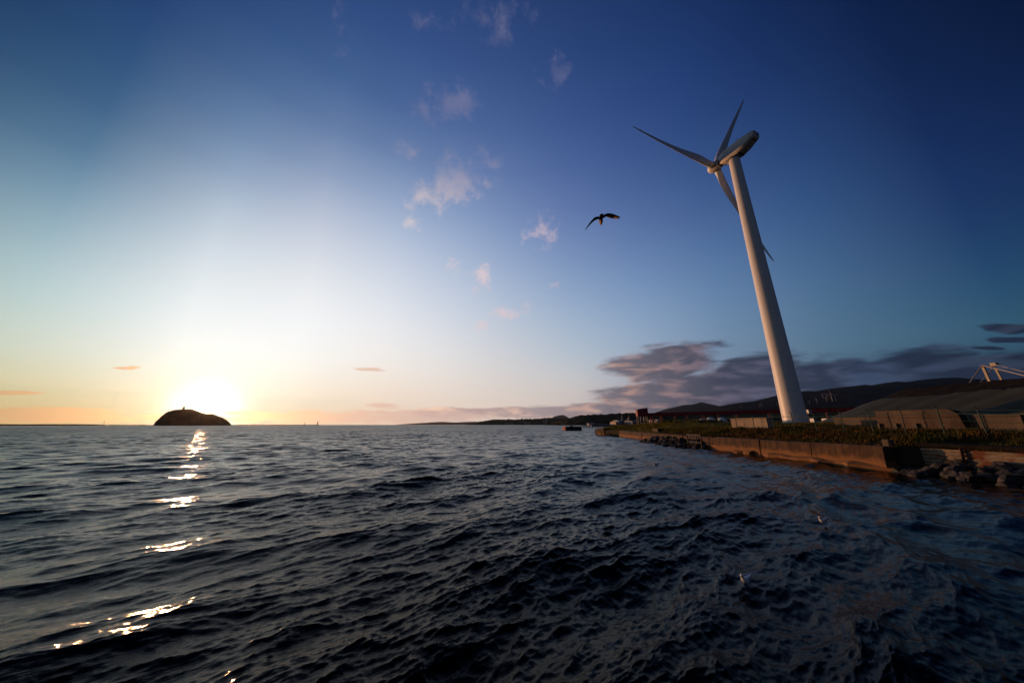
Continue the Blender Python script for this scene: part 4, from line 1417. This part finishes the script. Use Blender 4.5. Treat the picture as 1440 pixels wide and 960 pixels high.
def breakwater(px0, px1, Y0, Y1, h, label, gap=0):
    A, B = at(px0, 597, Y0), at(px1, 597, Y1)
    d = Vector((B.x - A.x, B.y - A.y, 0)); n = max(6, int(d.length / 25)); s = Vector((-d.y, d.x, 0)).normalized()
    rg = random.Random(int(px0))
    rings = []
    for i in range(n + 1):
        p = Vector((A.x, A.y, 0)) + d * i / n
        hh = h * rg.uniform(0.82, 1.05) * (1 if 0 < i < n else 0.5)
        rings.append([p - s * 9 + Vector((0, 0, -2)), p - s * 4 + Vector((0, 0, hh * .8)), p - s * 2 + Vector((0, 0, hh)), p + s * 2 + Vector((0, 0, hh)), p + s * 8 + Vector((0, 0, -2))])
    o = MB().loft(rings).build('breakwater', M['island'])
    tag(o, label, 'breakwater')
    return o


breakwater(-60, 150, 900, 1050, 4.6, 'long low breakwater on the horizon from the frame edge to before the island')
breakwater(146, 214, 1120, 1150, 2.6, 'low thin breakwater between the longer breakwater and the island')
breakwater(327, 450, 1500, 1700, 3.4, 'long low breakwater on the horizon ending at the two beacons')


def beacon(px, ptop, Y, w, label):
    a = at(px, ptop, Y); b = at(px, 596.5, Y)
    t = empty('beacon', (a.x, Y, 0), label, 'beacon', 'beacons on the breakwaters')
    n = 10
    rg = lambda z, r_: [(a.x + r_ * math.cos(2 * math.pi * i / n), Y + r_ * math.sin(2 * math.pi * i / n), z) for i in range(n)]
    h = a.z
    MB().loft([rg(0, w * 1.6), rg(h * .25, w * 1.5), rg(h * .26, w), rg(h * .8, w * .75)]).build('column', M['red_leg'], t)
    MB().loft([rg(h * .8 + .01, w * 1.3), rg(h * .83, w * 1.3), rg(h * .84, w * .7), rg(h, w * .3)]).build('lantern', M['black_steel'], t)


beacon(447.2, 592.2, 1690, 2.4, 'taller dark red beacon at the tip of the right breakwater')
beacon(428.8, 593.6, 1660, 1.5, 'shorter thin beacon standing inside the right breakwater tip')
beacon(147.5, 591.6, 1050, 0.8, 'thin beacon at the end of the left breakwater')

# low things along the far shore
def far_building(px0, px1, ptop, Y, m, label):
    a, b = at(px0, ptop, Y), at(px1, ptop, Y)
    t = empty('quay_building', (a.x, Y, 0), label, 'building')
    MB().box(a.x, Y, -1, b.x, Y + 30, a.z).build('wall', m, t)
    MB().hexa([(a.x - 1, Y - 1, a.z + .05), (b.x + 1, Y - 1, a.z + .05), (b.x + 1, Y + 31, a.z + .05), (a.x - 1, Y + 31, a.z + .05),
               (a.x - 1, Y + 13, a.z + 2), (b.x + 1, Y + 13, a.z + 2), (b.x + 1, Y + 17, a.z + 2), (a.x - 1, Y + 17, a.z + 2)]).build('roof', M['plant'], t)


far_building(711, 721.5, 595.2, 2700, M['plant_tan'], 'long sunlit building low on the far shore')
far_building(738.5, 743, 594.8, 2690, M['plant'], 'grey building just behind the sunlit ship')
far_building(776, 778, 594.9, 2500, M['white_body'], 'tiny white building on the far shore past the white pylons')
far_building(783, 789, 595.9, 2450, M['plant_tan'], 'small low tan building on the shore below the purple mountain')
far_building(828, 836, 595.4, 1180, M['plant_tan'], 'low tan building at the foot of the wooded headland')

# ship
Y = 2600
a, b = at(742.6, 597, Y), at(749.2, 597, Y)
s_ = empty('cargo_ship', ((a.x + b.x) / 2, Y, 0), 'small orange lit ship with white bridge against the far shore', 'ship')
L = b.x - a.x
MB().loft([[(a.x + L * f, Y + w_, z) for w_, z in ((-w2, 5.5), (-w2 * .8, -1), (w2 * .8, -1), (w2, 5.5))] for f, w2 in ((0, 3.0), (.1, 4.5), (.75, 4.5), (.93, 2.2), (1.02, .2))]).build('hull', M['red_leg'], s_)
MB().box(a.x + L * .05, Y - 3.6, 5.51, a.x + L * .28, Y + 3.6, 15).build('bridge_house', M['white_body'], s_)
MB().bar((a.x + L * .2, Y, 15), (a.x + L * .2, Y, 21), .5, 6).build('mast', M['white_body'], s_)
MB().box(a.x + L * .36, Y - 3, 5.51, a.x + L * .8, Y + 3, 7.5).build('hatch_cover', M['red_leg'], s_)

# white bridge pylons far across the bay
Y = 2900
for (p0, p1, top, lab) in ((766.6, 768.8, 590.2, 'white two legged bridge pylon far across the bay'),):
    a, b = at(p0, top, Y), at(p1, top, Y)
    t = empty('bridge_pylon', ((a.x + b.x) / 2, Y, 0), lab, 'pylon')
    for q in (a, b):
        MB().beam((q.x, Y, -1), (q.x, Y, a.z), 3.4, 3.4, (0, 1, 0)).build('leg', M['white_body'], t)
    for f in (.35, .66, .97):
        MB().beam((a.x, Y, a.z * f), (b.x, Y, a.z * f), 2.6, 2.6).build('cross_beam', M['white_body'], t)
    MB().box(a.x - 16, Y - 5, -1, b.x + 5, Y + 5, 6.5).build('pier_base', M['slab'], t)
a = at(764.4, 583.4, Y - 30)
t = empty('white_mast', (a.x, Y - 30, 0), 'tall thin white mast beside the white bridge pylon', 'mast')
MB().bar((a.x, Y - 30, -1), (a.x, Y - 30, at(764.4, 590, Y).z), 2.6, 10, 2.0).build('shaft', M['white_body'], t)
MB().bar((a.x, Y - 30, at(764.4, 590, Y).z), (a.x, Y - 30, a.z), 1.1, 8, .4).build('tip', M['plant'], t)
a = at(734.4, 587.3, 3250)
t = empty('hill_mast', (a.x, 3250, 40), 'small dark mast on the ridge of the far headland', 'mast')
MB().bar((a.x, 3250, 40), (a.x, 3250, a.z), 2.6, 8, 1.6).build('shaft', M['black_steel'], t)
MB().bar((a.x, 3250, a.z - 9), (a.x, 3250, a.z - 6), 3.6, 8).build('platform', M['black_steel'], t)


# far wind turbines standing on the slope of the near mountain
def far_turbines():
    dg = bpy.context.evaluated_depsgraph_get()
    trees = []
    for o in (near_mtn, far_mtn):
        trees.append(BVHTree.FromPolygons([v.co.copy() for v in o.data.vertices], [tuple(p.vertices) for p in o.data.polygons]))
    spots = [(1042, 574.0, 569.8), (1056.5, 573.8, 571.6), (1068.0, 572.6, 568.3), (1071.0, 573.0, 568.0), (1087.0, 572.4, 569.0), (1093.5, 571.8, 567.4),
             (1139.0, 569.3, 563.8), (1149.2, 567.2, 560.6), (1157.8, 559.6, 554.2), (1163.0, 565.6, 559.2), (1163.2, 559.2, 554.0), (1170.8, 564.2, 553.4), (1176.0, 563.9, 555.5)]
    labs = ['tiny far turbine farthest left of the hillside row, left of the slab', 'tiny short far turbine second in the row over the slab',
            'tiny far turbine, left one of a close pair over the slab', 'tiny far turbine, right one of a close pair over the slab',
            'tiny far turbine just left of the great tower', 'tiny far turbine touching the left edge of the great tower',
            'far turbine just right of the great tower, nearest to it', 'far turbine second from the great tower on the right',
            'small far turbine high on the slope, left of the upper two', 'far turbine standing lower under the upper two',
            'small far turbine high on the slope, right of the upper two', 'largest far turbine on the hillside with big crossing blades',
            'far turbine at the right end of the hillside group']
    proto = {}
    for i, (px, pb, pt) in enumerate(spots):
        r = Vector(ray(px, pb)).normalized()
        hit = None
        for tr in trees:
            h = tr.ray_cast(Vector((0, 0, EYE)), r)
            if h[0] is not None and (hit is None or h[3] < hit[1]):
                hit = (h[0], h[3])
        if hit is None:
            hit = (at(px, pb, 5000), 0)
        b = hit[0]
        top = at(px, pt, b.y)
        H = top.z - b.z
        t = empty('far_wind_turbine', b, labs[i], 'wind turbine', 'wind turbines on the far hillside')
        c = Vector((b.x, b.y, b.z))
        MB().bar(c - Vector((0, 0, 6)), c + Vector((0, 0, H)), H * .032, 8, H * .022).build('tower', M['far_white'], t)
        toc = -c.normalized(); toc.z = 0; toc.normalize()
        u = Vector((-toc.y, toc.x, 0))
        hub = c + Vector((0, 0, H)) + toc * 4
        MB().beam(hub - toc * 9, hub, H * .05, H * .05).build('nacelle', M['far_white'], t)
        a0 = (0.4, 1.3, 2.0, 0.9, 0.1, 1.7)[i % 6]
        for q in range(3):
            a_ = a0 + q * 2 * math.pi / 3
            e = math.cos(a_) * u + math.sin(a_) * Vector((0, 0, 1))
            ln = H * (0.58 if i in (11, 12) else 0.42)
            MB().bar(hub, hub + e * ln, H * .022, 6, H * .006).build('blade', M['far_white'], t)


M['far_white'] = mat('far_turbine_white', (0.42, 0.36, 0.34), 0.6)
far_turbines()


# ------------------------------------------------------------------ birds
def build_kite():
    px, py, dist = 845.5, 309.5, 16.0
    d = Vector(ray(px, py)).normalized()
    c = d * dist + Vector((0, 0, EYE))
    t = empty('black_kite', c, 'dark bird of prey gliding with drooped wings in the open sky', 'bird')
    right = Vector((d.y, -d.x, 0)).normalized()
    upv = right.cross(d)
    px_m = dist / 500.0 * 1.05           # metres per photo pixel there
    def q(x, y, z=0.0):                   # photo offsets from the bird, depth along the line of sight
        return c + right * x * px_m + upv * y * px_m + d * z
    # body: tail end low and near, head high and away
    axis = [(-1.0, -3.0, 0.22, 0.4), (-0.6, -1.2, 0.14, 1.7), (-0.4, 0.5, 0.04, 2.3), (-0.2, 2.2, -0.06, 2.4), (0.3, 3.9, -0.16, 2.2), (0.5, 5.0, -0.24, 2.3), (0.7, 5.9, -0.30, 2.7), (1.0, 6.9, -0.36, 2.3), (1.6, 7.6, -0.42, 0.5)]
    rings = []
    for x, y, z, r_ in axis:
        rings.append([q(x + r_ * math.cos(a_), y + r_ * 0.5 * math.sin(a_), z) + d * (r_ * px_m * 0.8 * math.sin(a_)) for a_ in [2 * math.pi * i / 12 for i in range(12)]])
    body = MB().loft(rings).build('body', M['feather'], t, True)
    MB().bar(q(2.2, 7.3, -0.40), q(4.0, 6.9, -0.46), 0.022, 8, 0.004).build('beak', M['beak'], t)
    def wing(stn, nm):
        mb = MB(); rg_ = []
        for x, y, z, chord, th in stn:
            lead, trail = Vector((0, 0.30, 0.55)), Vector((0, -0.30, -0.55))
            pr = []
            for i in range(12):
                a_ = 2 * math.pi * i / 12
                cc = math.cos(a_) * chord / 2
                tt = math.sin(a_) * th
                pr.append(q(x, y, z) + (upv * 0.5 - d * 0.87) * cc * px_m + (upv * 0.87 + d * 0.5) * tt * px_m)
            rg_.append(pr)
        return mb.loft(rg_).build(nm, M['feather'], t, True)
    wing([(-1.0, 2.6, 0.05, 6.5, 1.0), (-4.5, 3.9, 0.05, 7.5, 0.5), (-8.5, 3.3, 0.02, 7.8, 0.4), (-12.5, 0.8, -0.02, 7.0, 0.35), (-16.5, -2.6, -0.06, 5.4, 0.3), (-20, -6.0, -0.12, 3.4, 0.22), (-23, -9.0, -0.18, 0.8, 0.12)], 'wing')
    wing([(1.5, 2.6, 0.05, 6.5, 1.0), (5, 4.8, 0.05, 7.5, 0.5), (9.5, 5.2, 0.02, 7.8, 0.4), (14, 3.9, -0.04, 7.6, 0.35), (18, 2.1, -0.10, 6.4, 0.3), (21.5, 0.4, -0.16, 4.2, 0.22), (25, -1.4, -0.22, 0.9, 0.12)], 'wing')
    # pale feathers under one outer wing, brightened to paint the sun on it
    mb = MB()
    rows = []
    for x, y, z, ch in ((8.0, 4.2, 0.0, 3.0), (12, 2.9, -0.05, 6.4), (16.5, 1.4, -0.10, 7.0), (20.5, -0.1, -0.16, 5.0), (24, -1.5, -0.21, 1.5)):
        pr = []
        for i in range(10):
            a_ = 2 * math.pi * i / 10
            cc = math.cos(a_) * ch / 2 - 1.0
            tt = math.sin(a_) * 0.16 - 0.66
            pr.append(q(x, y, z) + (upv * 0.5 - d * 0.87) * cc * px_m + (upv * 0.87 + d * 0.5) * tt * px_m)
        rows.append(pr)
    mb.loft(rows).build('pale_lit_underwing', M['feather_pale'], t, True)
    # fanned tail
    for nm, m_, pts in (('tail', M['feather'], [(-0.8, -0.4), (2.6, -0.2), (1.6, -3.4), (-0.4, -7.2), (-1.6, -5.0)]),):
        mb = MB()
        mb.loft([[q(x, y, 0.2 - 0.05 * y) for x, y in pts], [q(x, y, 0.17 - 0.05 * y) for x, y in pts]])
        mb.build(nm, m_, t)
    pts = [(-3.6, 0.0), (-0.6, 0.5), (-0.9, -4.0), (-1.6, -7.4), (-2.6, -4.6)]  # pale slanted piece painting the sun on the tail's left side
    MB().loft([[q(x, y, -0.12 - 0.05 * y - 0.075 * x) for x, y in pts], [q(x, y, -0.15 - 0.05 * y - 0.075 * x) for x, y in pts]]).build('lit_tail_side', M['feather_pale'], t)


build_kite()


def gull(px, py, Y, size, heading, label, upright=0.35):
    p = at(px, py, Y)
    z = max(sea_height(p.x, Y) + 0.08, 0.06)
    t = empty('seagull', (p.x, Y, z), label, 'seagull', 'seagulls on the water')
    f = Vector((math.cos(heading), math.sin(heading), 0)); s = Vector((-f.y, f.x, 0)); u = Vector((0, 0, 1))
    o = Vector((p.x, Y, z + 0.04 * size))
    st = [(-0.52, 0.20, 0.02), (-0.36, 0.13, 0.07), (-0.15, 0.08, 0.115), (0.05, 0.08, 0.125), (0.2, 0.13, 0.11), (0.27, 0.20, 0.085), (0.30, 0.26, 0.072), (0.33, 0.315, 0.076), (0.38, 0.33, 0.058), (0.42, 0.32, 0.014)]
    rings = [[o + (f * x + u * (y + r_ * math.sin(a_)) + s * r_ * math.cos(a_)) * size for a_ in [2 * math.pi * i / 12 for i in range(12)]] for x, y, r_ in st]
    MB().loft(rings).build('body', M['gull_white'], t, True)
    for sg in (-1, 1):
        wr = []
        for x, y, w_, h_ in ((0.14, 0.14, 0.02, 0.05), (0.0, 0.14, 0.03, 0.085), (-0.2, 0.15, 0.03, 0.075), (-0.45, 0.2, 0.02, 0.04), (-0.68, 0.25, 0.008, 0.01)):
            off = 0.105 if x > -0.3 else 0.05
            wr.append([o + (f * x + s * sg * (off + w_ * math.cos(a_)) + u * (y + h_ * math.sin(a_))) * size for a_ in [2 * math.pi * i / 10 for i in range(10)]])
        MB().loft(wr).build('wing', M['gull_grey'], t, True)
    MB().bar(o + (f * 0.41 + u * 0.32) * size, o + (f * 0.51 + u * 0.295) * size, 0.018 * size, 8, 0.004 * size).build('beak', M['beak'], t)


gull(1047, 803, 6.9, 0.44, 3.75, 'pale seagull on the dark water nearest the viewer')
gull(1157, 730, 10.6, 0.5, 3.6, 'small pale seagull on dark water below the seawall corner')
gull(922.5, 655, 24.0, 0.7, 3.7, 'tiny white seagull on the waves before the boulder heap')


# ------------------------------------------------------------------ evening haze
def build_haze():
    o = MB().box(-HAZE_R, -HAZE_R, -5, HAZE_R, HAZE_R, HAZE_TOP).build('haze', None)
    m = bpy.data.materials.new('evening_haze'); m.use_nodes = True
    nt = m.node_tree
    nt.nodes.remove(nt.nodes['Principled BSDF'])
    v = nt.nodes.new('ShaderNodeVolumePrincipled')
    v.inputs['Color'].default_value = (0.92, 0.90, 0.90, 1)
    v.inputs['Density'].default_value = HAZE_DENSITY
    v.inputs['Anisotropy'].default_value = HAZE_G
    nt.links.new(v.outputs[0], nt.nodes['Material Output'].inputs['Volume'])
    m.cycles.homogeneous_volume = True
    o.data.materials.append(m)
    tag(o, kind='stuff')


build_haze()
